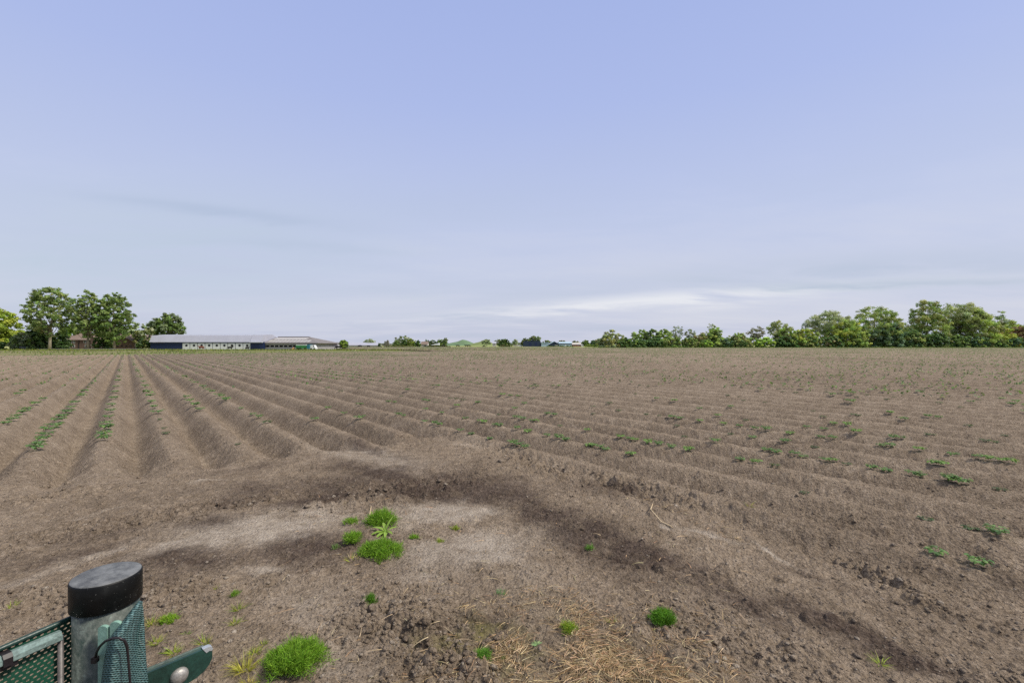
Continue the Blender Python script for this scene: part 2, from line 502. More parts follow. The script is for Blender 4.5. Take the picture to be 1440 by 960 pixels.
def keep_field(x, y):
    u, w = uw(x, y)
    r = np.hypot(x, y)
    k = (r > R_NEAR - .8) & (y > -20)
    k &= np.abs(x) < np.maximum(y, 0) * 1.28 + 14
    k &= np.where(w < STEPW, u < FARU + 1.5 * np.sin(w * .35) + 1.0 * np.sin(w * 1.3), y < FARY)
    k &= ~((x > 40) & (y > 247))
    return k

def srange(stops):
    """stops: list of (value, step)"""
    out = []
    for (a, s), (b, _) in zip(stops[:-1], stops[1:]):
        out.append(np.arange(a, b - 1e-6, s))
    return np.concatenate(out)

def build_field():
    parts = [build_near()]
    us = srange([(-40, .5), (-15, .14), (34, .35), (60, .8), (104, 0)])
    ws = np.interp(np.arange(-70, 90, 1 / 9.), KK, KW); ws = ws[ws < STEPW]; ws = np.append(ws, STEPW)
    v, f = soil_sheet(us, ws, keep_field); parts.append((v, f, np.zeros((len(v), 3))))
    k0 = row_phase(STEPW)
    ws2 = np.interp(np.arange(k0, k0 + 470, 1 / 6.), KK, KW)
    us2 = srange([(-80, 1.2), (10, .8), (110, 1.5), (330, 0)])
    v, f = soil_sheet(us2, ws2, keep_field); parts.append((v, f, np.zeros((len(v), 3))))
    V = []; Fc = []; C = []; b = 0
    for v, f, c in parts:
        V.append(v); Fc.append(f + b); C.append(c); b += len(v)
    o = mk('field', np.concatenate(V), np.concatenate(Fc), M['soil'], col=np.concatenate(C), smooth=True, attr='Soil')
    tag(o, 'brown ploughed potato field of long parallel ridges', None, None, 'structure')
build_field()

gr = mk('ground', [(-4000, -400, -.24), (4000, -400, -.24), (4000, 5000, -.24), (-4000, 5000, -.24)], np.array([[0, 1, 2, 3]]), M['grass'])
tag(gr, 'flat rough grassland reaching the horizon', None, None, 'structure')

S.view_settings.view_transform = 'Standard'
try: S.view_settings.look = 'None'
except Exception: pass
S.view_settings.gamma = 1.0
S.view_settings.exposure = 0.32
S.view_settings.use_curve_mapping = False
S.cycles.use_denoising = False; S.render.filter_size = 1.2
S.cycles.max_bounces = 6; S.cycles.transparent_max_bounces = 12

# ------------------------------------------------------------------ loose soil, stones
def ico():
    import bmesh
    bm = bmesh.new(); bmesh.ops.create_icosphere(bm, subdivisions=1, radius=1.0)
    v = np.array([p.co[:] for p in bm.verts]); f = np.array([[q.index for q in p.verts] for p in bm.faces]); bm.free()
    return v, f
IV, IF = ico()
def inside_view(n, ymin, ymax, half=1.15, power=1.0):
    t = RNG.random(n)
    y = 1 / (1 / ymin + (1 / ymax - 1 / ymin) * t)
    x = (RNG.random(n) * 2 - 1) * half * y
    return x, y

def build_clods():
    x, y = inside_view(110000, 1.9, 10.5)
    cb = np.clip(bsum(x, y, CLODB), 0, 1.2); dr = bsum(x, y, DRY)
    u, w = uw(x, y)
    p = .11 + .8 * cb - .22 * dr + .22 * np.clip(fbm(x, y, 1.7, 3, 333) * 3, -.2, 1)
    k = RNG.random(len(x)) < p
    x, y, cb = x[k], y[k], cb[k]
    big = [gpt(*q) for q in ((352, 712), (344, 717), (336, 713), (322, 716), (358, 706), (75, 668), (95, 674), (62, 676), (705, 651), (728, 660), (690, 646), (520, 690), (1265, 826), (1290, 840), (1240, 815), (1310, 850), (1330, 862), (940, 862), (905, 880))]
    x = np.append(x, [q[0] for q in big]); y = np.append(y, [q[1] for q in big]); cb = np.append(cb, np.zeros(len(big)))
    n = len(x)
    s = .0028 + .0060 * RNG.random(n) ** 2.5 + (RNG.random(n) < .12) * .012 * RNG.random(n) * (1 + cb)
    s = s * (0.75 + y * .06)
    s[-len(big):] = RNG.uniform(.018, .040, len(big)) * y[-len(big):] / 4.5
    z = height(x, y)
    rot = RNG.random(n) * 6.28
    sc = np.stack([s * (.8 + .7 * RNG.random(n)), s * (.7 + .5 * RNG.random(n)), s * (.5 + .4 * RNG.random(n))], -1)
    jit = 1 + .5 * (RNG.random((n, len(IV), 1)) - .5)
    v = IV[None] * jit * sc[:, None, :]
    c, si = np.cos(rot)[:, None], np.sin(rot)[:, None]
    vx = v[..., 0] * c - v[..., 1] * si; vy = v[..., 0] * si + v[..., 1] * c
    v = np.stack([vx + x[:, None], vy + y[:, None], v[..., 2] + (z + s * .15)[:, None]], -1)
    f = IF[None] + (np.arange(n) * len(IV))[:, None, None]
    d, dr, mo = soil_attr(x, y)
    dr = np.clip(dr + .22 * RNG.random(n) + (RNG.random(n) < .2) * (.3 + .6 * RNG.random(n)), 0, 1)
    col = np.repeat(np.stack([d * .6, dr, mo * 0], -1)[:, None, :], len(IV), 1)
    o = mk('soil_clods', v.reshape(-1, 3), f.reshape(-1, 3), M['soil'], col=col.reshape(-1, 3), attr='Soil')
    tag(o, 'loose crumbs and clods of soil strewn over the headland', None, None, 'stuff')
build_clods()

# ------------------------------------------------------------------ blades, leaves
def blades(base, dirs, length, width, bend, cols, nseg=3):
    """thin curved strips: base (n,3), dirs (n,3) unit, returns verts, faces, cols"""
    n = len(base)
    up = np.array([0, 0, 1.0])
    side = np.cross(dirs, up); ln = np.linalg.norm(side, axis=1, keepdims=True)
    side = np.where(ln > 1e-3, side / np.maximum(ln, 1e-6), np.array([1., 0, 0]))
    ang = RNG.random(n) * 3.14
    nrm = np.cross(side, dirs)
    side = side * np.cos(ang)[:, None] + nrm * np.sin(ang)[:, None]
    V = np.zeros((n, nseg + 1, 2, 3))
    for i in range(nseg + 1):
        t = i / nseg
        p = base + dirs * (length * t)[:, None] + bend * (t * t)
        wd = width * (1 - t * .85) * .5
        V[:, i, 0] = p - side * wd[:, None]; V[:, i, 1] = p + side * wd[:, None]
    f1 = np.array([[2 * i, 2 * i + 1, 2 * i + 3, 2 * i + 2] for i in range(nseg)])
    f = f1[None] + (np.arange(n) * (nseg + 1) * 2)[:, None, None]
    C = np.repeat(cols[:, None, :], (nseg + 1) * 2, 1)
    return V.reshape(-1, 3), f.reshape(-1, 4), C.reshape(-1, 3)

def quads(cen, nrm, size, cols, asp=1.5):
    n = len(cen)
    r = RNG.normal(size=(n, 3)); u = np.cross(nrm, r); u /= np.linalg.norm(u, axis=1, keepdims=True) + 1e-9
    v = np.cross(nrm, u)
    su = (size * asp * .5)[:, None]; sv = (size * .5)[:, None]
    fold = nrm * (size * .12)[:, None]
    V = np.stack([cen - u * su, cen - v * sv + fold, cen + u * su, cen + v * sv + fold], 1)
    f = np.arange(n * 4).reshape(n, 4)
    C = np.repeat(cols[:, None, :], 4, 1)
    return V.reshape(-1, 3), f, C.reshape(-1, 3)

def pal(cols, n, var=.18):
    cols = np.array(cols)
    c = cols[RNG.integers(0, len(cols), n)]
    return np.clip(c * (1 + var * (RNG.random((n, 1)) * 2 - 1)) * (1 + .08 * (RNG.random((n, 3)) * 2 - 1)), .004, .9)

def join(parts):
    V = []; Fc = []; C = []; b = 0
    for v, f, c in parts:
        V.append(v); Fc.append(f + b); C.append(c); b += len(v)
    return np.concatenate(V), np.concatenate(Fc), np.concatenate(C)

G_BRIGHT = [(.13, .27, .016), (.18, .34, .025), (.10, .22, .015), (.23, .39, .04)]
G_YEL = [(.24, .34, .03), (.34, .38, .05), (.17, .27, .02), (.42, .40, .08)]
G_STRAW = [(.42, .30, .17), (.34, .23, .13), (.50, .39, .24), (.30, .19, .10)]

def feather_weed(px, py, wpx, hpx, label, colors=G_BRIGHT, n=1900, asym=1.0, L=.045, group='feathery weeds on the headland'):
    x, y = gpt(px, py); sc = y / F
    rw = wpx * sc * .5; hh = hpx * sc * .95
    y = y + rw * .45
    z0 = float(height([x], [y])[0])
    hh = max(hh * .58, .012)
    # a low dome of many small sprays
    n = int(n * 1.5); L = L * .8
    ns = max(10, int(n / 22))
    th = RNG.random(ns) * 6.28; rr = np.sqrt(RNG.random(ns)); rr = rr * (1 + .30 * RNG.random(ns) * (RNG.random(ns) < .22)) * (.86 + .2 * np.sin(th * 3 + px) * np.cos(th * 2 + py))
    cx = x + rw * rr * np.cos(th) * .92; cy = y + rw * rr * np.sin(th) * .85 * asym
    lump = .72 + .5 * RNG.random(ns)
    cz = z0 + hh * lump * (.8 + .5 * RNG.random()) * np.sqrt(np.clip(1 - (rr * .95) ** 2, .08, 1)) * (.40 + .60 * RNG.random(ns) ** .35) - .01
    parts = []
    tone = .75 + .5 * RNG.random(ns)
    k = np.repeat(np.arange(ns), 22)
    base = np.stack([cx[k], cy[k], cz[k]], -1) + RNG.normal(size=(len(k), 3)) * np.array([L * .30, L * .30, L * .22])
    d = np.stack([(cx[k] - x) / rw * .8, (cy[k] - y) / rw * .8, .75 + 0 * cx[k]], -1) + RNG.normal(size=(len(k), 3)) * .55
    d /= np.linalg.norm(d, axis=1, keepdims=True)
    ln = L * (.25 + .6 * RNG.random(len(k)) ** 1.5)
    v = blades(base, d, ln, np.full(len(k), .0030 * max(1, y / 2.6)), RNG.normal(size=(len(k), 3)) * .006, pal(colors, len(k)) * tone[k][:, None], 2)
    parts.append(v)
    # stems reaching the soil
    m = ns
    b = np.stack([x + (cx - x) * .45, y + (cy - y) * .45, np.full(m, z0 - .01)], -1)
    dd = np.stack([cx, cy, cz], -1) - b; l = np.linalg.norm(dd, axis=1); dd /= l[:, None]
    parts.append(blades(b, dd, l, np.full(m, .004), np.zeros((m, 3)), pal([(.10, .17, .02)], m), 2))
    o = mk('weed', *join(parts)[:2], M['weed'], None, (x, y, z0), join(parts)[2])
    return tag(o, label, 'weed', group)

def grass_tuft(px, py, wpx, hpx, label, colors=G_YEL, n=90, spread=.8, name='grass_tuft', wid=.0033, group='grass tufts on the headland'):
    x, y = gpt(px, py); sc = y / F
    rw = wpx * sc * .5; hh = max(hpx * sc, .015)
    y += rw * .2
    z0 = float(height([x], [y])[0])
    th = RNG.random(n) * 6.28; rr = np.sqrt(RNG.random(n)) * rw * .55
    base = np.stack([x + rr * np.cos(th), y + rr * np.sin(th) * .7, np.zeros(n)], -1)
    base[:, 2] = height(base[:, 0], base[:, 1]) - .004
    d = np.stack([np.cos(th) * spread, np.sin(th) * spread, np.ones(n)], -1) + RNG.normal(size=(n, 3)) * .35
    d[:, 2] = np.abs(d[:, 2]); d /= np.linalg.norm(d, axis=1, keepdims=True)
    ln = (hh * .75 + rw * .3) * (.4 + .8 * RNG.random(n))
    bend = np.stack([np.cos(th), np.sin(th), -np.ones(n) * 1.1], -1) * (ln * .35 * RNG.random(n))[:, None]
    v, f, c = blades(base, d, ln, np.full(n, wid * max(1, y / 3)), bend, pal(colors, n), 4)
    o = mk(name, v, f, M['weed'], None, (x, y, z0), c)
    return tag(o, label, 'grass', group)

feather_weed(405, 952, 92, 50, 'largest bright green feathery weed cushion, at the bottom edge nearest the fence bracket', n=5200, L=.05)
feather_weed(530, 786, 66, 25, 'wide low cushion of bright green feathery weed below the taller clump', n=3200, L=.055)
feather_weed(535, 739, 44, 26, 'tall loose clump of green feathery weed behind the broad-leaved rosette', n=1700, L=.075)
feather_weed(495, 767, 28, 18, 'small ragged green weed just left above the wide weed cushion', n=900, L=.05)
feather_weed(492, 737, 20, 9, 'tiny green weed left of the tall loose weed clump', n=300, L=.05)
feather_weed(520, 738, 18, 7, 'flat light green weed at the left foot of the tall loose clump', G_YEL[:1] + G_BRIGHT, n=260, L=.05)
feather_weed(936, 881, 38, 24, 'round dark green weed standing alone on the right of the dead grass', [(.055, .17, .012), (.085, .23, .015), (.12, .28, .02)], n=1900, L=.04)
feather_weed(520, 856, 18, 14, 'small round green weed alone on cracked soil below the wide cushion', [(.06, .17, .012), (.10, .24, .02)], n=500, L=.03)
feather_weed(678, 935, 25, 24, 'upright green weed at the left edge of the dead grass', [(.09, .24, .02), (.14, .30, .04)], n=700, L=.04)
feather_weed(800, 892, 24, 16, 'yellowish green weed tuft in the middle of the dead grass', G_YEL[:3] + G_BRIGHT[:1], n=500, L=.035)
feather_weed(583, 759, 13, 9, 'tiny bright weed sprig right of the wide cushion', n=200, L=.04)
feather_weed(233, 879, 24, 17, 'lime green weed beside the fence post with dry stalks to its left', [(.17, .32, .02), (.24, .38, .03)], n=650, L=.03)
feather_weed(473, 771, 13, 7, 'tiny greyish green weed seedling left of the ragged weed', [(.17, .24, .09), (.12, .2, .05)], n=130, L=.04)
feather_weed(328, 842, 12, 8, 'small green sprig above the yellow grass in front of the bracket', G_BRIGHT, n=160, L=.03)
feather_weed(704, 834, 15, 6, 'pale bluish green seedling on bare soil above the dead grass', [(.16, .30, .13), (.12, .24, .08)], n=130, L=.035)
feather_weed(830, 769, 8, 6, 'tiny green seedling on the dark wheel track', [(.13, .27, .05)], n=70, L=.04)
feather_weed(640, 742, 9, 5, 'tiny yellow green sprig on the upper pale crust patch', G_YEL, n=70, L=.04)
feather_weed(618, 760, 8, 6, 'tiny yellow green sprig on the left end of the pale crust', G_YEL, n=70, L=.04)
feather_weed(704, 932, 10, 8, 'very small dark green weed just right of the upright weed', [(.06, .15, .02), (.1, .2, .03)], n=160, L=.03)

grass_tuft(212, 884, 24, 16, 'dry yellow grass stalks between the fence post and lime green weed', G_YEL[1:] + G_STRAW[:2], 80)
grass_tuft(219, 908, 20, 16, 'upright yellow green grass tuft right of the fence screen', G_YEL, 60, .5)
grass_tuft(243, 922, 22, 15, 'spreading yellow grass tuft above the fence bracket', G_YEL, 60)
grass_tuft(287, 906, 22, 16, 'yellow grass tuft just above the bracket tip', G_YEL, 60)
grass_tuft(262, 893, 10, 9, 'tiny green grass blades between two yellow tufts', G_YEL[:1] + G_BRIGHT, 30)
grass_tuft(335, 857, 14, 18, 'straggling yellow green grass on bare soil up from the bracket', G_YEL, 50)
grass_tuft(329, 877, 14, 14, 'short yellow grass tuft beneath the straggling grass', G_YEL, 50)
grass_tuft(343, 944, 34, 26, 'bright golden grass tuft left of the largest weed cushion', [(.45, .42, .04), (.38, .38, .05), (.5, .44, .1)], 130)
grass_tuft(358, 920, 24, 14, 'yellow green grass tuft above the largest weed cushion', G_YEL, 60)
grass_tuft(348, 962, 20, 18, 'golden grass tuft cut by the bottom edge', [(.45, .40, .05), (.5, .40, .1)], 60)
grass_tuft(370, 906, 12, 10, 'small yellow green grass tuft left of the largest cushion top', G_YEL, 40)
grass_tuft(1240, 934, 14, 20, 'lone yellow green sprig on the dark soil at right', [(.30, .42, .03), (.36, .42, .08)], 40)
grass_tuft(860, 874, 16, 12, 'yellowish straw tuft left of the round dark weed', G_YEL[1:] + G_STRAW, 60)
grass_tuft(493, 790, 22, 10, 'tan dying grass under the ragged green weed', G_STRAW + G_YEL[1:2], 80, 1.2)
grass_tuft(305, 832, 8, 6, 'tiny yellow sprig above the straggling grass', G_YEL, 20)
grass_tuft(1054, 722, 9, 12, 'dry yellow grass sprig on the outermost ridge', G_YEL[1:] + G_STRAW, 24)
grass_tuft(15, 864, 16, 9, 'yellow weed sprig on bare soil above the left fence screen', G_YEL, 40)

def plantain():
    x, y = gpt(543, 750); z0 = float(height([x], [y])[0])
    o = empty('broad_leaved_weed', (x, y, z0), 'light green rosette with broad pointed leaves under the tall loose clump', 'weed')
    spec = [(200, .15, .040, .25), (165, .14, .036, .5), (235, .12, .035, .2), (120, .11, .03, .7), (20, .10, .03, .6), (60, .12, .02, 1.5), (320, .09, .028, .4), (280, .10, .03, .3)]
    for i, (a, L, wd, el) in enumerate(spec):
        a = R(a); n = 6; v = []; f = []
        for j in range(n + 1):
            t = j / n
            r = L * t * math.cos(el * (1 - .5 * t)); h = L * (math.sin(el) * t - .45 * t * t * (1.2 - min(el, 1)))
            wv = wd * .5 * math.sin(math.pi * min(1, t * .92 + .06)) ** .7
            cx, cy = x + r * math.cos(a), y + r * math.sin(a)
            sx, sy = -math.sin(a), math.cos(a)
            v += [(cx - sx * wv, cy - sy * wv, z0 + .012 + h + wv * .4), (cx, cy, z0 + .012 + h), (cx + sx * wv, cy + sy * wv, z0 + .012 + h + wv * .4)]
        for j in range(n):
            for k in (0, 1):
                f.append((j * 3 + k, j * 3 + k + 1, j * 3 + k + 4, j * 3 + k + 3))
        c = np.array([.26, .40, .07]) * (.85 + .3 * random.random())
        mk('leaf', v, np.array(f), M['weed'], o, (x, y, z0), np.tile(c, (len(v), 1)), smooth=True)
plantain()

def rosette(px, py, wpx):
    x, y = gpt(px, py); z0 = float(height([x], [y])[0]); L = wpx * y / F * .5
    a = np.linspace(0, 6.28, 12, endpoint=False)
    base = np.tile([x, y, z0 + .003], (12, 1)); d = np.stack([np.cos(a), np.sin(a), .55 + .3 * RNG.random(12)], -1); d /= np.linalg.norm(d, axis=1, keepdims=True)
    v, f, c = blades(base, d, np.full(12, L), np.full(12, L * .4), np.stack([0 * a, 0 * a, -.3 * L + 0 * a], -1), pal([(.24, .36, .16)], 12), 3)
    o = mk('thistle_rosette', v, f, M['weed'], None, (x, y, z0), c)
    tag(o, 'pale green spiky rosette lying among the dead straw', 'weed')
rosette(755, 912, 20)

def dead_grass():
    x, y = inside_view(52000, 1.95, 5.0, .5)
    D = [(850, 925, 1010, 950, .55, 1.0), (760, 930, 850, 940, .6, .9), (790, 845, 850, 860, .5, .38), (880, 900, 960, 930, .6, .55), (820, 870, 860, 890, .6, .55), (985, 940, 1060, 960, .5, .45), (345, 950, 390, 965, .6, .35), (600, 945, 640, 955, .7, .2), (930, 715, 1130, 800, .06, .35), (700, 860, 760, 880, .5, .3), (960, 860, 1040, 880, .3, .15)]
    p = bsum(x, y, D) * np.clip(.55 + 2.2 * fbm(x, y, 5.0, 3, 717), 0, 1.3)
    k = RNG.random(len(x)) < p * 1.0 + .012
    x, y = x[k], y[k]; n = len(x)
    # stalks lie in whorls
    a = fbm(x, y, 3.0, 2, 515) * 14 + RNG.normal(size=n) * .9
    base = np.stack([x, y, height(x, y) + .004 + .012 * RNG.random(n)], -1)
    d = np.stack([np.cos(a), np.sin(a), .28 * RNG.random(n) + .05], -1); d /= np.linalg.norm(d, axis=1, keepdims=True)
    ln = .035 + .075 * RNG.random(n) ** 1.5
    bend = np.stack([RNG.normal(size=n) * .02, RNG.normal(size=n) * .02, -.25 * ln], -1)
    v, f, c = blades(base, d, ln, np.full(n, .0032) * np.maximum(1, y / 2.8), bend, pal(G_STRAW, n, .3), 3)
    o = mk('dead_grass', v, f, M['straw'], col=c)
    tag(o, 'matted tan dead grass and straw bits on the bare soil', None, None, 'stuff')
dead_grass()

def stalk(pts_px, label, name='straw_stalk', lift=.02):
    pts = []
    for (px, py, h) in pts_px:
        x, y = gpt(px, py); pts.append((x, y, float(height([x], [y])[0]) + h))
    m = MB(); m.tube(pts, [.006] * (len(pts) - 1) + [.003], 5)
    o = m.build(name, M['straw_plain'], None, pts[0])
    tag(o, label, 'straw')
M['straw_plain'] = simple('straw_plain', (.45, .35, .22), .8, .2, 30)
stalk([(945, 745, .01), (930, 737, .012), (915, 724, .03), (919, 706, .01)], 'long bent pale straw stalk lying on soil at the first ridge')
stalk([(519, 726, .0), (522, 721, .05)], 'short dry stalk sticking up at the edge of the pale crust')

# ------------------------------------------------------------------ potato plants
def potato_mesh(name, nst, rad, hgt, colors):
    V = []; Fc = []; C = []; b = 0
    for s in range(nst):
        a = 6.28 * s / nst + random.random() * 1.2
        L = rad * (.55 + .55 * random.random())
        el = .25 + .7 * random.random()
        for j in range(5):                                   # leaflets along the stalk
            t = (.35, .55, .62, .85, 1.0)[j]
            sd = (0, 1, -1, 1, 0)[j] * (.22 * L)
            px = math.cos(a) * L * t - math.sin(a) * sd; py = math.sin(a) * L * t + math.cos(a) * sd
            pz = hgt * (.25 + .75 * math.sin(el + t * 1.1) * (.7 + .4 * random.random()))
            aa = a + (0, 1.0, -1.0, .6, 0)[j] + random.random() * .5
            ll = L * (.55 + .25 * random.random()); lw = ll * .46
            tilt = -.35 + .7 * random.random()
            ca, sa = math.cos(aa), math.sin(aa)
            pts = []
            for (q, wq) in ((0, 0), (.3, .8), (.62, 1.0), (1.0, 0)):
                drop = tilt * q * ll - .25 * q * q * ll
                for sg in ((0,) if wq == 0 else (-1, 0, 1)):
                    pts.append((px + ca * q * ll - sa * sg * wq * lw, py + sa * q * ll + ca * sg * wq * lw, pz + drop + abs(sg) * lw * .25))
            V += pts
            for t3 in ((0, 1, 2), (0, 2, 3), (1, 4, 5), (1, 5, 2), (2, 5, 6), (2, 6, 3), (4, 7, 5), (5, 7, 6)):
                Fc.append(tuple(i + b for i in t3))
            c = np.array(random.choice(colors)) * (.75 + .5 * random.random())
            C += [c] * len(pts); b += len(pts)
    me_o = mk(name, V, np.array(Fc), M['leaf'], None, (0, 0, 0), np.array(C))
    return me_o
PG = [(.10, .195, .065), (.135, .24, .078), (.08, .16, .058), (.18, .29, .095)]
PY = [(.16, .28, .07), (.20, .33, .085), (.12, .22, .06)]
PD = [(.060, .105, .05), (.080, .125, .055), (.085, .10, .06)]
protos = {'g': [potato_mesh('potato_plant', 7 + i, .15, .16, PG) for i in range(4)],
          'y': [potato_mesh('potato_plant', 8 + i, .15, .16, PY) for i in range(2)],
          'd': [potato_mesh('potato_plant', 5 + i, .11, .08, PD) for i in range(3)]}
PLAB = {'g': ('small leafy green potato plant sprouting on a ridge crest', 'leafy green potato plants on the ridges'),
        'y': ('small light yellowish green potato plant sprouting on a ridge crest', 'light green potato plants on the ridges'),
        'd': ('sparse dull dark potato seedling barely emerged on a ridge', 'dull dark potato seedlings on the ridges')}
used_proto = set()
def place_potato(x, y, kind, size, label=None):
    src = random.choice(protos[kind])
    if src.name not in used_proto:
        o = src; used_proto.add(src.name)
    else:
        o = src.copy(); COL.objects.link(o)
    z = float(height([x], [y], True)[0])
    o.location = (x, y, z - .008)
    o.rotation_euler = (0, 0, random.random() * 6.28)
    size *= .38
    o.scale = (size, size, size * (.8 + .4 * random.random()))
    if label:
        tag(o, label, 'potato plant')
    else:
        tag(o, PLAB[kind][0], 'potato plant', PLAB[kind][1])

def field_pt(px, py):
    """measured plant: the ridge crest it grows on"""
    Hc = H - .055
    Y = F * Hc / (py - HZ); X = (px - 720) / F * Y
    u, w = uw(X, Y)
    w2 = float(crest_w(w))
    # keep the picture height: move along the row
    return X, Y, u, w2

seen_p = []
def a8(l): return [(x / 4.3625, 480 + y / 4.3625) for x, y in l]
def a4(l): return [(160 + x / 2.571, 560 + y / 2.571) for x, y in l]
def a5(l): return [(700 + x / 1.946, 480 + y / 1.946) for x, y in l]
def a3(l): return [(1040 + x / 3.2, 660 + y / 3.2) for x, y in l]
LEFT = [(50,634),(56,627),(63,621),(69,614),(74,608),(80,601),(86,594),(92,588),(97,581),(103,575),(108,568),(113,559),(116,552),
        (5,598),(12,593),(20,588),(27,583),(35,578),(52,570),(60,563),(36,553),(28,556),
        (148,620),(150,613),(152,605),(154,597),(155,589),(157,580),(159,571),(160,562),(162,553),(163,545),(164,537),(165,530),
        (217,582),(214,575),(211,567),(208,559),(206,552),(203,545),(200,538),(198,531),
        (280,578),(272,572),(265,566),(258,561),
        (256,531),(262,536),(268,540),(276,545),(284,549),(291,553),(299,557),(306,560),(312,563),(318,564)]
for i, (px, py) in enumerate(LEFT):
    seen_p.append((px, py, 'g', 1.5))
for px, py in a8([(700,190),(735,190),(730,210),(715,310),(930,330),(975,480),(960,490),(1015,570),(980,545)]): seen_p.append((px, py, 'd', 1.0))
for px, py in a4([(450,40),(505,62),(525,75),(1045,68),(1015,65),(1115,45),(1180,58),(1120,88),(1150,98),(1175,102),(1265,77),(1385,98),(1265,120),(1297,130),(1365,148),(865,25),(890,28),(985,15),(1010,20),(1105,12),(1130,14),(770,40),(820,60)]): seen_p.append((px, py, 'g', .95))
for px, py in a4([(1325,87),(1345,89)]): seen_p.append((px, py, 'y', 1.0))
for px, py in a4([(462,167)]): seen_p.append((px, py, 'd', 1.0))
for px, py in a5([(45,285),(60,287),(90,290),(130,262),(60,243),(160,270),(190,273),(285,292),(300,297),(350,272),(455,297),(590,280),(645,333),(720,308),(750,312),(800,320),(820,325),(770,283),(885,335),(1010,358),(1050,368),(1120,380),(1145,383),(1225,395),(1265,402),(1080,270),(1100,271),(1240,320),(1310,328),(700,243),(735,245),(660,236),(880,268),(910,272),(640,182),(560,185),(440,160),(1200,215),(1180,208),(500,213),(480,210),(95,220),(40,213),(70,215),(150,206),(130,203),(1110,218),(1060,203),(1045,293),(1070,296),(840,240),(890,245),(420,290),(690,268),(20,190),(10,232)]): seen_p.append((px, py, 'g', 1.0))
for px, py in a5([(95,248),(105,222),(250,287),(265,288),(258,246),(330,268),(370,275),(398,282),(365,312),(507,305),(700,340),(905,338),(980,257),(1150,303),(1190,346),(1205,349),(1340,335),(1380,338),(1400,341),(1240,397),(920,228),(960,230),(615,230),(610,207),(560,220),(795,255),(490,165),(1065,203),(1425,137),(1380,160),(1345,117)]): seen_p.append((px, py, 'y', 1.05))
for px, py in a5([(510,265),(640,255),(855,295),(935,347),(1375,420),(755,350),(265,200),(415,200),(720,170),(1270,180),(1320,160),(870,190),(1385,262),(1360,283),(1330,278),(450,205),(165,235),(230,185),(690,215),(1210,170),(780,130),(1000,200),(965,205),(1180,260),(1280,240)]): seen_p.append((px, py, 'd', 1.1))
for px, py in a3([(875,407),(1075,445)]): seen_p.append((px, py, 'g', .9))
for px, py in a3([(825,245),(1035,283),(285,118)]): seen_p.append((px, py, 'd', .9))

occupied = []
for px, py, kind, size in seen_p:
    X, Y, u, w2 = field_pt(px, py)
    x, y = xy(u, w2)
    place_potato(x, y, kind, size * (.85 + .3 * random.random()))
    occupied.append((x, y))
for dx in (-6, 5):                                   # the biggest one at the right edge
    pass
X, Y, u, w2 = field_pt(1399, 757); x, y = xy(u, w2)
place_potato(x, y, 'g', 1.05, 'biggest leafy potato plant on the nearest ridge by the right edge')
occupied.append((x, y))
# further seedlings along the rows, patchy, the nearest of them one by one
cand = []
for k in range(-60, 420):
    w = float(np.interp(k, KK, KW))
    u0 = ENDU + .8 if w < SIDE else -20
    u1 = FARU - 1 if w < STEPW else 330
    u = np.arange(u0, u1, .33) + RNG.random(len(np.arange(u0, u1, .33))) * .16
    cand.append(np.stack([u, np.full(len(u), w)], -1))
cand = np.concatenate(cand)
cx, cy = xy(cand[:, 0], cand[:, 1])
cd = np.hypot(cx, cy)
patch = .42 + 1.5 * fbm(cand[:, 0] * .5, cand[:, 1], .22, 3, 811) + .9 * fbm(cand[:, 0], cand[:, 1], .9, 2, 822)
keep = (cy > 1) & (np.abs(cx) < cy * 1.2 + 3) & (RNG.random(len(cx)) < np.clip(patch, .05, 1) * .75) & (cd > 9.0) & (cy < FARY - 2) & ~((cx > 40) & (cy > 246))
cx, cy, cd = cx[keep], cy[keep], cd[keep]
occ = np.array(occupied)
dmin = np.array([np.min(np.hypot(occ[:, 0] - a, occ[:, 1] - b)) if d < 40 else 9 for a, b, d in zip(cx, cy, cd)])
# where single plants were measured keep the random ones sparse
ok = (dmin > .35) & ((cx * CT + cy * ST > 6) | (RNG.random(len(cx)) < .5)) & ((cd > 17) | (RNG.random(len(cx)) < .30))
cx, cy, cd = cx[ok], cy[ok], cd[ok]
order = np.argsort(cd)
nind = max(0, 300 - len(seen_p) - 1)
for i in order[:nind]:
    kind = random.choices(['g', 'y', 'd'], [.30, .08, .62])[0]
    place_potato(float(cx[i]), float(cy[i]), kind, 1.0 + .5 * random.random())
rest = order[nind:]
x, y = cx[rest], cy[rest]; d = cd[rest]
n = len(x)
nl = 4
k = np.repeat(np.arange(n), nl)
far = np.clip(d[k] / 60, 0, 1)
cen = np.stack([x[k] + RNG.normal(size=len(k)) * .055, y[k] + RNG.normal(size=len(k)) * .055, np.zeros(len(k))], -1)
zz = height(x, y, False)
cen[:, 2] = zz[k] + .03 + .06 * RNG.random(len(k))
nr = RNG.normal(size=(len(k), 3)) * .55 + np.array([0, 0, 1.0]); nr /= np.linalg.norm(nr, axis=1, keepdims=True)
tone = .8 + .5 * RNG.random(n)
v, f, c = quads(cen, nr, .045 + .035 * RNG.random(len(k)), pal(PG + PD, len(k)) * tone[k][:, None])
o = mk('potato_seedlings', v, f, M['leaf'], col=c)
tag(o, 'rows of tiny green potato seedlings across the distant field', None, None, 'stuff')
print('potatoes', len(seen_p), 'stuff', n)

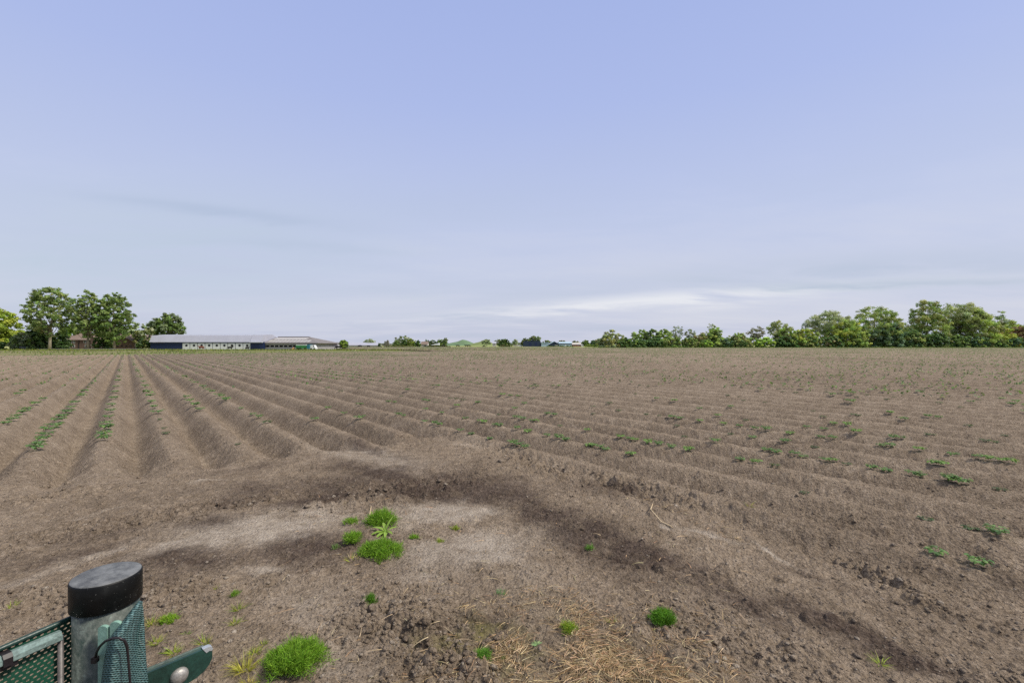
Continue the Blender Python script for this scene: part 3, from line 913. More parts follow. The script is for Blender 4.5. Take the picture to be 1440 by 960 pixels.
# ------------------------------------------------------------------ garden fence in front of the camera
def fence_screen_material():
    t = NT('green_mesh_screen'); uv = t.n('ShaderNodeUVMap').outputs[0]
    sp = t.n('ShaderNodeSeparateXYZ'); t.l(uv, sp.inputs[0])
    row = t.math('FLOOR', sp.outputs[1])
    xs = t.math('MULTIPLY_ADD', row, .5, sp.outputs[0])
    fx = t.math('SUBTRACT', t.math('FRACT', xs), .5); fy = t.math('SUBTRACT', t.math('FRACT', sp.outputs[1]), .5)
    fx2 = t.math('ADD', fx, t.math('MULTIPLY', fy, .35))
    d = t.math('ADD', t.math('POWER', t.math('ABSOLUTE', t.math('MULTIPLY', fx2, 1.9)), 2.0), t.math('POWER', t.math('ABSOLUTE', t.math('MULTIPLY', fy, 2.5)), 2.0))
    hole = t.math('LESS_THAN', d, .24)
    n = t.noise(3.0, 3, .5, uv)
    thread = t.ramp(n, [(.3, (.004, .036, .022)), (.7, (.012, .075, .044))])
    b = t.bsdf(thread, .5, 0, None, .4)
    tr = t.n('ShaderNodeBsdfTransparent')
    m = t.n('ShaderNodeMixShader'); t.l(hole, m.inputs[0]); t.l(b, m.inputs[1]); t.l(tr.outputs[0], m.inputs[2])
    return t.done(m.outputs[0])

def fabric_material():
    t = NT('bunched_mesh_fabric'); uv = t.n('ShaderNodeUVMap').outputs[0]
    sp = t.n('ShaderNodeSeparateXYZ'); t.l(uv, sp.inputs[0])
    row = t.math('FLOOR', sp.outputs[1])
    xs = t.math('MULTIPLY_ADD', row, .5, sp.outputs[0])
    fx = t.math('SUBTRACT', t.math('FRACT', xs), .5); fy = t.math('SUBTRACT', t.math('FRACT', sp.outputs[1]), .5)
    d = t.math('ADD', t.math('POWER', t.math('ABSOLUTE', t.math('MULTIPLY', fx, 1.7)), 2.0), t.math('POWER', t.math('ABSOLUTE', t.math('MULTIPLY', fy, 2.2)), 2.0), clamp=True)
    n = t.noise(1.2, 4, .6, uv)
    c = t.mix(d, (.005, .022, .022), t.ramp(n, [(.35, (.035, .10, .098)), (.65, (.15, .26, .255))]))
    return t.done(t.bsdf(c, .45, 0, t.bump(d, .8, .002), .5))

def post_material():
    t = NT('weathered_green_coating'); co = t.obj()
    mp = t.n('ShaderNodeMapping'); mp.inputs['Scale'].default_value = (1, 1, .45); t.l(co, mp.inputs['Vector'])
    n1 = t.noise(34, 6, .7, mp.outputs[0]); n2 = t.noise(190, 4, .65, co)
    f = t.math('MULTIPLY_ADD', t.math('SUBTRACT', n1, .5), 1.5, .5)
    f = t.math('MULTIPLY_ADD', t.math('SUBTRACT', n2, .5), .9, f)
    c = t.ramp(f, [(.22, (.014, .030, .023)), (.42, (.042, .056, .047)), (.58, (.072, .084, .072)), (.82, (.14, .175, .15))])
    return t.done(t.bsdf(c, .55, 0, t.bump(f, .4, .002), .4))

def cap_material():
    t = NT('black_plastic'); co = t.obj()
    n1 = t.noise(60, 6, .7, co); n2 = t.noise(400, 3, .6, co); n3 = t.noise(18, 4, .6, co)
    ge = t.n('ShaderNodeNewGeometry'); sp = t.n('ShaderNodeSeparateXYZ'); t.l(ge.outputs['Normal'], sp.inputs[0])
    c = t.ramp(t.math('MULTIPLY_ADD', t.math('SUBTRACT', n3, .5), .5, n1), [(.3, (.002, .0022, .0025)), (.55, (.0045, .005, .005)), (.75, (.014, .015, .0145))])
    up = t.math('GREATER_THAN', sp.outputs[2], .8)          # dust lies on the flat top
    dust = t.math('MULTIPLY', up, t.math('MULTIPLY_ADD', t.math('SUBTRACT', n1, .45), 2.4, .55, clamp=True), clamp=True)
    c = t.mix(dust, c, (.16, .165, .165))
    spots = t.math('GREATER_THAN', n2, .68)
    c = t.mix(t.math('MULTIPLY', spots, .5), c, (.25, .26, .24))
    return t.done(t.bsdf(c, t.math('MULTIPLY_ADD', n1, .3, .35), 0, t.bump(n1, .25, .001), .22))

M['screen'] = fence_screen_material(); M['fabric'] = fabric_material(); M['post'] = post_material(); M['cap'] = cap_material()
M['galv'] = simple('galvanised_steel', (.42, .45, .47), .42, .25, 40, .6, .001, 200, .5)
M['bolt'] = simple('dull_bolt_steel', (.30, .285, .265), .5, .3, 60, .5, .001, 200, .4)
M['wire'] = simple('grey_wire', (.12, .11, .105), .5, .3, 60, .2)
M['rail'] = simple('dull_zinc', (.17, .235, .22), .45, .4, 60, .15, .001, 200, .4)
M['green_paint'] = simple('dark_green_paint', (.010, .036, .028), .38, .35, 40, 0, .0008, 160, .5)
M['pale_green'] = simple('faded_green_paint', (.17, .29, .235), .45, .22, 60, 0, .0008, 120, .5)
M['tie'] = simple('black_nylon', (.016, .013, .015), .4, .2, 60)

PX, PY_, PR = -.468, .542, .0300
def build_fence():
    base = (PX, PY_, -.2)
    root = empty('garden_fence', base, 'green mesh garden fence with grey black-capped post at lower left', 'fence')
    top = H - (806 - HZ) / F * PY_
    v, f = lathe([(PR, -.25), (PR, top - .03)], PX, PY_)
    mk('post', v, f, M['post'], root, base, smooth=True)
    pr = .0328
    prof = [(pr - .001, top - .0325), (pr, top - .0317), (pr, top - .0022), (pr - .0006, top - .0009), (pr - .0020, top - .0001), (pr - .0045, top + .0002)]
    v, f = lathe(prof, PX, PY_, 64)
    cap = mk('cap', v, f, M['cap'], root, base, smooth=True)
    # left-hand screen, runs back beside the camera
    p0 = np.array([-.4975, .530]); dr = np.array([-.025, -.0525]); dr /= np.linalg.norm(dr)
    nrm = np.array([dr[1] * -1, dr[0]]);  nrm = np.array([.90, -.43])
    L = 1.0; ztop = H - (866 - HZ) / F * .530
    def P(s, z, off=0.):
        q = p0 + dr * s + nrm * off
        return (q[0], q[1], z)
    n = 50
    V = []; UV = []
    for i in range(n + 1):
        s = L * i / n
        sag = -.004 * math.sin(min(s / .35, 1) * math.pi) if s < .35 else -.004 * abs(math.sin((s - .35) * 8))
        for z in (ztop + sag, ztop - .35, .0):
            V.append(P(s, z, .0012 * math.sin(s * 60))); UV.append((s / .0056, z / .0042))
    F_ = np.array([[i * 3 + k, (i + 1) * 3 + k, (i + 1) * 3 + k + 1, i * 3 + k + 1] for i in range(n) for k in (0, 1)])
    sc = mk('mesh_screen', V, F_, M['screen'], root, base, smooth=True)
    uvl = sc.data.uv_layers.new(name='UVMap')
    for lp in sc.data.loops: uvl.data[lp.index].uv = UV[lp.vertex_index]
    m = MB(); m.tube([P(s, ztop - .001 - (.004 * math.sin(min(s / .35, 1) * math.pi) if s < .35 else .004 * abs(math.sin((s - .35) * 8))), .001) for s in np.linspace(-.004, L, 60)], .0028, 8)
    m.build('screen_hem', M['green_paint'], sc, base, True)
    # galvanised rail of the wire panel, in front of the screen
    zr = H - (883 - HZ) / F * .519
    m = MB()
    prof = [(.004, zr - .0095), (.0125, zr - .0095), (.0135, zr - .0085), (.0135, zr - .0035), (.0115, zr - .0030), (.0105, zr - .0004), (.0095, zr), (.005, zr), (.004, zr - .001)]
    nP = len(prof)
    ends = (.0125, L)
    vv = [P(s, z, o) for s in ends for (o, z) in prof]
    m.add(vv, [tuple(range(nP - 1, -1, -1)), tuple(range(nP, 2 * nP))] + [(i, (i + 1) % nP, (i + 1) % nP + nP, i + nP) for i in range(nP)])
    rail = m.build('top_rail', M['rail'], root, base)
    m = MB()
    for (o, z0_, z1_) in ((.0142, zr - .012, zr + .0006),):
        vv = [P(s, z, oo) for s in (.052, .0590) for (oo, z) in ((.0025, zr - .0105), (.0150, zr - .0105), (.0150, zr - .0025), (.0120, zr + .0012), (.0025, zr + .0012))]
        m.add(vv, [(4, 3, 2, 1, 0), (5, 6, 7, 8, 9)] + [(i, (i + 1) % 5, (i + 1) % 5 + 5, i + 5) for i in range(5)])
    vv = [P(s, z, oo) for s in (.047, .066) for (oo, z) in ((.0025, zr - .0150), (.0105, zr - .0150), (.0105, zr - .0102), (.0025, zr - .0102))]
    m.add(vv, [(3, 2, 1, 0), (4, 5, 6, 7)] + [(i, (i + 1) % 4, (i + 1) % 4 + 4, i + 4) for i in range(4)])
    m.build('rail_clip', M['tie'], rail, base)
    for s in np.arange(.0120, L, .05):
        m = MB(); m.tube([P(s, zr - .006, .007), P(s, .03, .007)], .0027, 10)
        m.build('wire', M['wire'], root, base, True)
    # pale clamp strip with a slot on the post
    yc = .506
    def W(px, py, Y): return ppt(px, py, Y)
    def strip(x0, x1, ytop, name_m):
        n_ = 8; pr_ = []
        xa, za = W(x0, ytop, yc)[0], W(x0, ytop, yc)[2]; xb = W(x1, ytop, yc)[0]
        r = (xb - xa) / 2
        pts = [((xa + xb) / 2 + r * math.cos(math.pi * i / n_), za - r * .55 + .55 * r * math.sin(math.pi * i / n_)) for i in range(n_ + 1)] + [(xa, .85), (xb, .85)]
        name_m.prism(pts, yc, yc + .0035)
    m = MB(); strip(137.5, 151, 880, m); strip(154.5, 169, 874, m)
    xa = W(137.5, 900, yc)[0]; xb = W(169, 900, yc)[0]
    m.box(xa + .0002, xb - .0002, yc + .0008, yc + .0037, .84, H - (930 - HZ) / F * yc)
    m.build('clamp_strip', M['pale_green'], root, base)
    # second screen: its edge is rolled up and lashed to the post
    secs = [(845, 196.5, 200, .532, .532), (856, 187, 201, .520, .534), (868, 178, 201.5, .512, .534), (880, 168, 202, .504, .534), (892, 159, 202.5, .498, .534), (904, 153, 203, .494, .534), (920, 149.5, 204, .491, .534), (940, 146.5, 205.5, .489, .534), (962, 143.5, 208, .488, .534), (1010, 141, 214, .487, .536), (1100, 140, 224, .486, .545), (1300, 140, 240, .486, .56), (1650, 140, 250, .486, .57)]
    NU = 48; V = []; UV = []
    for (py, l, r, yl, yr) in secs:
        wfull = r - l
        for i in range(NU + 1):
            t = i / NU
            px = l + wfull * t
            Y = yl + (yr - yl) * sst(.30, 1.0, t)
            amp = min(1, wfull / 45.)
            # the rolled hem stands proud, then the cloth falls in small folds
            Y -= amp * (.0085 * math.exp(-((t - .20) / .15) ** 2) + .0028 * math.sin(t * 17 + py * .012) * sst(.42, .6, t))
            if t < .06: Y += amp * .010 * (1 - t / .06)
            x, y, z = W(px, py, Y)
            V.append((x, y, z)); UV.append((t * wfull / 4.2 + py * .03, py / 3.1))
    F_ = grid_faces(len(secs), NU + 1)
    fb = mk('bunched_screen', V, F_, M['fabric'], root, base, smooth=True)
    uvl = fb.data.uv_layers.new(name='UVMap')
    for lp in fb.data.loops: uvl.data[lp.index].uv = UV[lp.vertex_index]
    sm = fb.modifiers.new('thickness', 'SOLIDIFY'); sm.thickness = .0012
    # cable tie
    m = MB()
    pts = [(134, 926, .500), (136, 916, .494), (140.5, 908, .488), (148, 901, .482), (158, 897, .4775), (168, 896.5, .4775), (175, 900, .4805), (178.5, 908, .484), (180, 922, .485), (181.5, 940, .486), (183.5, 965, .486), (186, 1000, .488)]
    m.tube([W(*p) for p in pts], [.0013] * 8 + [.0011] * 4, 8)
    tie = m.build('cable_tie', M['tie'], root, base, True)
    m = MB(); hx, hy, hz = W(134, 926, .4995)
    m.box(hx - .0022, hx + .0026, hy - .003, hy + .002, hz - .0032, hz + .0025)
    m.build('tie_head', M['tie'], tie, base)
    # bracket with a dome-headed bolt, points away from the post into the field
    a = np.array([-.4210, .5345]); dd = np.array([.0430, .048]); dd /= np.linalg.norm(dd); nn = np.array([dd[1], -dd[0]])
    if nn.dot(-a) < 0: nn = -nn
    Lb = .0690; zt = H - (943 - HZ) / F * .539; hb = .0330
    def B(s, z, o): q = a + dd * s + nn * o; return (q[0], q[1], z)
    out = [(0, zt), (Lb - .004, zt), (Lb - .0012, zt - .0012), (Lb, zt - .004), (Lb, zt - .014), (Lb - .003, zt - .021), (Lb - .009, zt - .027), (Lb - .018, zt - hb + .002), (Lb - .028, zt - hb), (0, zt - hb)]
    m = MB(); k = len(out)
    vv = [B(s, z, .0030) for s, z in out] + [B(s, z, -.0003) for s, z in out]
    m.add(vv, [tuple(range(k - 1, -1, -1)), tuple(range(k, 2 * k))] + [(i, (i + 1) % k, (i + 1) % k + k, i + k) for i in range(k)])
    vv = [B(s, z, o) for s in (0, Lb - .008) for (o, z) in ((-.0005, zt - .0010), (-.0062, zt - .0018), (-.0062, zt + .0014), (-.0045, zt + .0020), (-.0030, zt + .0008), (-.0012, zt - .0004))]
    m.add(vv, [(0, 1, 2, 3, 4, 5), (11, 10, 9, 8, 7, 6)] + [(i, i + 6, (i + 1) % 6 + 6, (i + 1) % 6) for i in range(6)])
    br = m.build('bracket', M['green_paint'], root, base)
    m = MB()                                              # bare metal where the coating chipped off the tip
    tip = [(Lb - .0105, zt + .0012), (Lb - .0035, zt + .0012), (Lb - .0006, zt - .0002), (Lb + .0008, zt - .0035), (Lb - .0012, zt - .0052), (Lb - .0035, zt - .0040), (Lb - .0065, zt - .0052)]
    k = len(tip); vv = [B(s, z, .0037) for s, z in tip] + [B(s, z, -.0030) for s, z in tip]
    m.add(vv, [tuple(range(k - 1, -1, -1)), tuple(range(k, 2 * k))] + [(i, (i + 1) % k, (i + 1) % k + k, i + k) for i in range(k)])
    m.build('bare_tip', M['galv'], br, base)
    n_ = 28; V = []; Fb = []
    c0 = (.0345, zt - .0185); rb = .0094
    rings = [(1.0, .0030), (.99, .0046), (.90, .0068), (.70, .0084), (.42, .0094), (.12, .0098)]
    for (rr, o) in rings:
        for j in range(n_):
            th = 6.283 * j / n_
            V.append(B(c0[0] + rb * rr * math.cos(th), c0[1] + rb * rr * math.sin(th), o))
    for i in range(len(rings) - 1):
        for j in range(n_): Fb.append((i * n_ + j, i * n_ + (j + 1) % n_, (i + 1) * n_ + (j + 1) % n_, (i + 1) * n_ + j))
    Fb.append(tuple((len(rings) - 1) * n_ + j for j in range(n_)))
    mk('bolt', V, Fb, M['bolt'], br, base, smooth=True)
    # the far post the screen is tied to, out of the picture behind the camera
    q = p0 + dr * (L + .02)
    v, f = lathe([(PR, -.25), (PR, top)], q[0], q[1])
    mk('post', v, f, M['post'], root, base, smooth=True)
build_fence()

# ------------------------------------------------------------------ trees and shrubs
def crown_cloud(n_clump, W, Hc, D, shape, leaf, per, cols, ragged=.25, gap=.0, yz=0.):
    """leaf faces gathered in uneven clumps; local coordinates, crown base at z=0"""
    P = []; Rr = []
    tries = 0
    while len(P) < n_clump and tries < n_clump * 40:
        tries += 1
        q = RNG.random(3) * 2 - 1
        t = (q[2] + 1) / 2
        if shape == 'round': rad = math.sqrt(max(0, 1 - (2 * t - 1) ** 2))
        elif shape == 'dome': rad = math.sqrt(max(0, 1 - t ** 2.2))
        elif shape == 'cone': rad = (1 - t) ** .75 * min(1, t * 6 + .5)
        elif shape == 'column': rad = min(1, (1 - t) * 3.2) ** .6 * (.72 + .28 * math.sin(t * 5))
        elif shape == 'vase': rad = (.35 + .65 * min(1, t * 1.6)) * math.sqrt(max(0, 1 - max(0, (t - .55) / .45) ** 2))
        elif shape == 'flat': rad = math.sqrt(max(0, 1 - t ** 3)) * (.75 + .25 * t)
        rr = math.hypot(q[0], q[1])
        if rr > rad: continue
        if rr < rad * .45 and RNG.random() < .55 and t < .75: continue
        P.append((q[0] * W / 2, q[1] * D / 2, t * Hc)); Rr.append((.55 + .75 * RNG.random()))
    P = np.array(P); Rr = np.array(Rr)
    base_r = .5 * (W * Hc * D / max(1, len(P))) ** (1 / 3.) * (.80 - gap * .3)
    Rr = Rr * base_r
    sc = 1 + ragged * (RNG.random((len(P), 1)) - .5)
    P[:, :2] *= sc
    n = len(P)
    cnt = np.maximum(4, (per * (Rr / base_r) ** 2).astype(int))
    k = np.repeat(np.arange(n), cnt)
    d = RNG.normal(size=(len(k), 3)); d /= np.linalg.norm(d, axis=1, keepdims=True)
    rad = RNG.random(len(k)) ** .45 * (1 + .35 * RNG.normal(size=len(k)) * .5)
    cen = P[k] + d * (Rr[k] * rad)[:, None] * np.array([1.1, 1.1, .8])
    nr = d * .8 + RNG.normal(size=d.shape) * .45 + np.array([0, 0, .45]); nr /= np.linalg.norm(nr, axis=1, keepdims=True)
    tone = .78 + .44 * RNG.random(n)
    pc = pal(cols, n, .15)
    c = pc[k] * tone[k][:, None] * (.85 + .3 * RNG.random((len(k), 1)))
    sz = leaf * (.6 + .8 * RNG.random(len(k)))
    v, f, c = quads(cen, nr, sz, c)
    return v, f, c, P

def make_tree(name, label, cat, px0, px1, top, Y, cols, shape='round', bare=.18, clumps=60, per=26, leaf=None, group=None, base_py=None, bark='bark', gap=0., trunk=True, depth=None, lean=0., tr=None, ragged=.25, zbase=-.2):
    cx = ((px0 + px1) / 2 - 720) / F * Y
    W = (px1 - px0) / F * Y
    ztop = H + (HZ - top) / F * Y
    Ht = ztop - zbase
    hb = Ht * bare
    Hc = Ht - hb
    leaf = (leaf or max(.42, Y / F * 1.35)) * 1.1; per = int(per * 1.6); clumps = int(clumps * 2.3)
    cols = [tuple(q * 1.85 for q in c) for c in cols]
    o = empty(name, (cx, Y, zbase), label, cat, group)
    v, f, c, P = crown_cloud(clumps, W * .97, Hc * .985, (depth or min(W, Hc * 1.2)) * .94, shape, leaf, per, cols, ragged, gap)
    v = v + np.array([cx, Y, zbase + hb])
    v[:, 2] = np.maximum(v[:, 2], zbase + .05)
    mk('crown', v, f, M['leaf'], o, (cx, Y, zbase), c)
    if trunk:
        m = MB(); tr = tr or max(.10, Ht * .017)
        tt = np.array([cx + lean, Y, zbase + hb + Hc * .72])
        b = np.array([cx, Y, zbase - .2])
        pts = [b + (tt - b) * t + np.array([math.sin(t * 5 + cx) * tr * .7, 0, 0]) for t in np.linspace(0, 1, 7)]
        m.tube(pts, [tr * (1.35 - 1.15 * t if t > 0.01 else 1.55) for t in np.linspace(0, 1, 7)], 8)
        idx = RNG.permutation(len(P))[:max(6, min(16, len(P) // 4))]
        for i in idx:
            e = P[i] + np.array([cx, Y, zbase + hb])
            t0 = min(.9, max(.3, (e[2] - zbase) / Ht * .75 * RNG.uniform(.7, 1)))
            s = b + (tt - b) * t0
            mid = (s + e) / 2 + np.array([0, 0, -.06 * Ht * RNG.random()])
            m.tube([s, mid, e], [tr * .45 * (1 - t0 * .5), tr * .28, tr * .08], 5)
        m.build('trunk', M[bark], o, (cx, Y, zbase), True)
    return o

C_MID = [(.085, .125, .035), (.105, .15, .04), (.065, .105, .03)]
C_DARK = [(.035, .068, .022), (.05, .085, .028), (.028, .055, .02)]
C_OLIVE = [(.115, .135, .045), (.14, .155, .055), (.09, .11, .04)]
C_YEL = [(.19, .235, .03), (.155, .205, .028), (.225, .26, .035)]
C_LIME = [(.15, .215, .035), (.12, .185, .035), (.18, .24, .045)]
C_GREY = [(.125, .15, .085), (.15, .175, .10), (.10, .125, .065)]
C_PALE = [(.21, .25, .15), (.17, .21, .12), (.25, .28, .18)]
C_BLUE = [(.055, .095, .055), (.075, .12, .07), (.04, .075, .045)]
C_RED = [(.095, .045, .04), (.12, .06, .045), (.075, .045, .03)]
C_GOLD = [(.48, .38, .02), (.55, .42, .03), (.35, .30, .03)]
C_BROWN = [(.13, .12, .06), (.15, .12, .055), (.10, .105, .04)]

C_MID2 = [(.135, .185, .06), (.16, .21, .068), (.11, .155, .052), (.175, .20, .08)]
YL = 160.
T = make_tree
T('tree', 'round yellow green tree cut by the left edge of the photo', 'tree', -42, 24, 431, 158, C_YEL, 'dome', .12, 110, 34, .45)
T('tree', 'tall loose-crowned tree with a pale bare trunk, left of the farmhouse', 'tree', 41, 99, 402, 150, C_MID2, 'round', .20, 170, 40, .26, bark='bark_pale', gap=.45, lean=1.2, tr=.33, ragged=.4)
T('tree', 'tall narrow-topped tree rising in front of the farmhouse gable', 'tree', 105, 141, 408, 152, C_MID2, 'round', .16, 120, 40, .26, bark='bark', gap=.4, tr=.30, ragged=.4)
T('tree', 'tall dense dark green tree between the farmhouse and the brown barn', 'tree', 136, 184, 410, 155, C_MID2[:3] + C_MID, 'round', .10, 160, 42, .27, gap=.35, tr=.30, ragged=.4)
T('tree', 'small thin pale green tree beside the blue barn end', 'tree', 184, 214, 454, 168, C_OLIVE + C_PALE, 'round', .2, 40, 18, .42, gap=.5)
T('tree', 'round grey green tree rising behind the left end of the blue barn', 'tree', 212, 257, 440, 190, C_GREY + C_MID, 'round', .12, 90, 30, .48)
T('tree', 'bright green tree glimpsed behind the farmhouse roof', 'tree', 88, 138, 450, 180, C_LIME, 'round', .15, 60, 24, .5)
T('tree', 'pale olive tree behind the brown barn, right of the dense dark tree', 'tree', 172, 200, 462, 176, C_OLIVE + C_LIME, 'round', .15, 40, 22, .45)
T('shrub', 'large dark green shrub at the foot of the pale-trunked tree', 'shrub', 40, 78, 455, 156, C_DARK + C_MID, 'dome', .03, 80, 28, .42)
T('shrub', 'dark shrub between the pale trunk and the farmhouse wall', 'shrub', 78, 97, 462, 161, C_DARK, 'dome', .03, 40, 24, .4)
T('shrub', 'grey green spreading shrub between the yellow green tree and dark shrub', 'shrub', 16, 52, 467, 152, C_GREY + C_MID, 'dome', .03, 60, 24, .38)
T('shrub', 'dark low hedge shrub under the yellow green tree at the left edge', 'shrub', -40, 16, 478, 150, C_DARK, 'flat', .02, 60, 20, .38)
T('shrub', 'dark green shrub against the right gable of the farmhouse', 'shrub', 133, 157, 463, 163, C_MID + C_DARK, 'dome', .03, 50, 24, .4)
T('shrub', 'small dark shrub in the gap between the brown barn and blue barn', 'shrub', 193, 212, 474, 166, C_DARK + C_OLIVE, 'dome', .05, 30, 20, .4)
T('tree', 'low dark tree leaning over the brown barn roof', 'tree', 148, 178, 452, 170, C_DARK + C_MID, 'round', .2, 50, 24, .42)

# the wood on the right
W_ = 250.
HG = 'trees of the wood on the right'
wood = [
 ('shrub', 'round grey green bush with a twiggy top at the left end of the wood', 842, 878, 464, 246, C_GREY + C_OLIVE, 'dome', .02, 70, 26),
 ('tree', 'mid green tree second from the left end of the wood, beside the twiggy bush', 887, 912, 462, 252, C_MID, 'round', .1, 45, 24),
 ('tree', 'dark green rounded tree left of a yellow green one in the wood', 906, 929, 461, 250, C_DARK + C_MID, 'round', .08, 55, 28),
 ('tree', 'yellow green tree squeezed beside the dark rounded tree', 924, 945, 461, 254, C_LIME, 'round', .08, 45, 26),
 ('tree', 'thin tall pale tree showing sky through its crown, near the yellow green tree', 943, 961, 456, 258, C_PALE + C_OLIVE, 'vase', .2, 26, 12),
 ('tree', 'shorter thin pale tree left of the bright green pointed tree', 963, 979, 462, 258, C_PALE + C_OLIVE, 'vase', .2, 24, 12),
 ('shrub', 'brownish olive bush at the left foot of the bright green pointed tree', 974, 998, 468, 247, C_BROWN + C_OLIVE, 'dome', .03, 40, 24),
 ('tree', 'bright green pointed tree, tallest of the left half of the wood', 988, 1023, 455, 248, C_LIME + C_MID, 'cone', .03, 95, 30),
 ('tree', 'bare twiggy tree top poking up behind the bright green pointed tree', 994, 1010, 451, 256, C_GREY, 'vase', .3, 16, 9),
 ('shrub', 'pale olive bush right of the bright green pointed tree', 1018, 1058, 468, 249, C_OLIVE + C_LIME, 'flat', .02, 70, 24),
 ('tree', 'thin dark flat-topped tree with grey brown leaves in the middle of the wood', 1052, 1078, 458, 254, [(.09, .085, .06), (.075, .08, .05)], 'vase', .3, 26, 14),
 ('tree', 'grey green open tree right of the thin flat-topped tree', 1081, 1112, 450, 254, C_GREY + C_OLIVE, 'vase', .15, 40, 18),
 ('shrub', 'yellow green bush in front of the grey green open tree', 1088, 1124, 460, 248, C_LIME + C_OLIVE, 'dome', .02, 70, 26),
 ('shrub', 'bright lime bush left below the feathery willow', 1115, 1152, 462, 247, C_LIME + C_YEL, 'dome', .02, 70, 26),
 ('tree', 'single slim pale tree left of the feathery willow', 1126, 1138, 448, 258, C_GREY + C_PALE, 'column', .2, 18, 12),
 ('tree', 'feathery grey green willow with upright sprays', 1140, 1192, 437, 258, C_GREY, 'vase', .06, 95, 26),
 ('tree', 'bright yellow green round tree right below the feathery willow', 1163, 1216, 449, 249, C_LIME + C_YEL, 'dome', .03, 110, 28),
 ('tree', 'big spreading olive green tree, widest of the right-hand wood', 1188, 1272, 430, 256, C_OLIVE + C_MID, 'dome', .05, 190, 28),
 ('shrub', 'large bluish dark green bush under the widest olive tree', 1222, 1292, 454, 248, C_BLUE + C_DARK, 'dome', .02, 140, 28),
 ('tree', 'tallest tree of the wood, narrow with two dark peaks', 1279, 1328, 419, 253, C_OLIVE + C_MID, 'column', .04, 140, 28),
 ('tree', 'open airy olive tree just right of the two-peaked tree', 1322, 1379, 425, 257, C_OLIVE + C_GREY, 'vase', .08, 110, 22),
 ('tree', 'yellowish green rounded tree right of the airy olive tree', 1343, 1397, 435, 251, C_OLIVE + C_LIME, 'dome', .04, 120, 28),
 ('tree', 'pale thin-leaved tree behind the yellowish rounded tree', 1388, 1417, 435, 260, C_LIME + C_PALE, 'round', .1, 45, 18),
 ('tree', 'yellow green tree rising behind the small brick house', 1398, 1434, 444, 262, C_YEL + C_OLIVE, 'dome', .06, 80, 26),
 ('shrub', 'glowing yellow bush left of the small brick house', 1389, 1424, 457, 249, C_YEL, 'dome', .15, 60, 26),
 ('tree', 'reddish brown leaved tree at the right edge', 1419, 1456, 456, 250, C_RED + C_BROWN, 'dome', .06, 90, 26),
 ('tree', 'dark conifer top behind the reddish brown tree', 1430, 1447, 448, 264, C_DARK, 'cone', .05, 40, 22),
 ('shrub', 'golden flowering bush at the right edge of the field', 1426, 1452, 479, 243, C_GOLD + C_YEL, 'dome', .02, 40, 26),
 ('tree', 'green tree just outside beyond the reddish brown tree', 1452, 1500, 440, 254, C_MID + C_OLIVE, 'dome', .05, 90, 26),
 ('tree', 'rounded green tree furthest along the wood beyond the right edge', 1494, 1560, 444, 254, C_MID + C_LIME, 'dome', .05, 90, 26),
]
for (nm, lab, a, b, top, Y, cols, shp, bare, nc, per) in wood:
    mx = (b - a) * .06; a, b = a - mx, b + mx
    shp = 'dome' if shp in ('round', 'column') and b - a > 16 else shp
    g_ = min(1.0, .175 / max(max(c[1] for c in cols), .175)) ** .8
    cols = [(c[0] * 1.72 * g_, c[1] * 1.62 * g_, c[2] * 1.6) for c in cols] if max(c[0] for c in cols) < .5 else cols
    T(nm, lab, nm, a, b, top, Y, cols, shp, bare * .5, int(nc * 1.15), int(per * 1.9), .37 if per > 14 else .33, HG, gap=.0 if per > 20 else .35, ragged=.3)
low = [
 (866, 892, 475, C_MID + C_DARK, 'low green shrub at the right foot of the twiggy end bush'),
 (884, 912, 477, C_DARK + C_MID, 'low dark shrub below the second tree of the wood'),
 (908, 934, 474, C_DARK, 'low blackish green shrub below the dark rounded tree'),
 (930, 962, 473, C_MID + C_OLIVE, 'low mid green shrub beneath the thin tall pale tree'),
 (955, 985, 475, C_OLIVE + C_MID, 'low olive shrub beneath the shorter thin pale tree'),
 (980, 1006, 478, C_MID + C_LIME, 'low fresh green shrub at the left foot of the pointed tree'),
 (1004, 1032, 476, C_DARK + C_BLUE, 'low dark shrub at the right foot of the pointed tree'),
 (1028, 1062, 477, C_DARK + C_OLIVE, 'low dark shrub along the foot of the pale olive bush'),
 (1056, 1092, 474, C_MID + C_LIME, 'low green shrub beneath the thin flat-topped tree'),
 (1086, 1128, 473, C_DARK, 'low blackish shrub beneath the grey green open tree'),
 (1120, 1158, 474, C_DARK + C_OLIVE, 'low dark shrub beneath the bright lime bush'),
 (1152, 1190, 472, C_DARK + C_BROWN, 'low brownish dark shrub beneath the feathery willow'),
 (1184, 1226, 468, C_DARK + C_MID, 'low dark green shrub beneath the bright yellow green round tree'),
 (1268, 1306, 466, C_DARK + C_OLIVE, 'low dark shrub at the left foot of the two-peaked tree'),
 (1298, 1340, 468, C_DARK, 'low blackish shrub at the right foot of the two-peaked tree'),
 (1334, 1368, 470, C_MID + C_DARK, 'low green shrub beneath the airy olive tree'),
 (1360, 1396, 473, C_DARK + C_BLUE, 'low dark shrub beneath the yellowish rounded tree'),
 (1388, 1424, 476, C_DARK + C_MID, 'low dark green shrub in front of the small brick house'),
 (1416, 1446, 474, C_DARK + C_BLUE, 'low bluish dark shrub beneath the reddish brown tree'),
 (1450, 1550, 470, C_DARK + C_MID, 'long low shrub row beyond the right edge'),
]
for (a, b, top, cols, lab) in low:
    cols = [tuple(q * 1.6 for q in c) for c in cols]
    T('shrub', lab, 'shrub', a, b, top, 243.5, cols, 'flat', .0, 60, 26, .45, 'low shrubs along the foot of the wood', trunk=False, depth=6, ragged=.35)

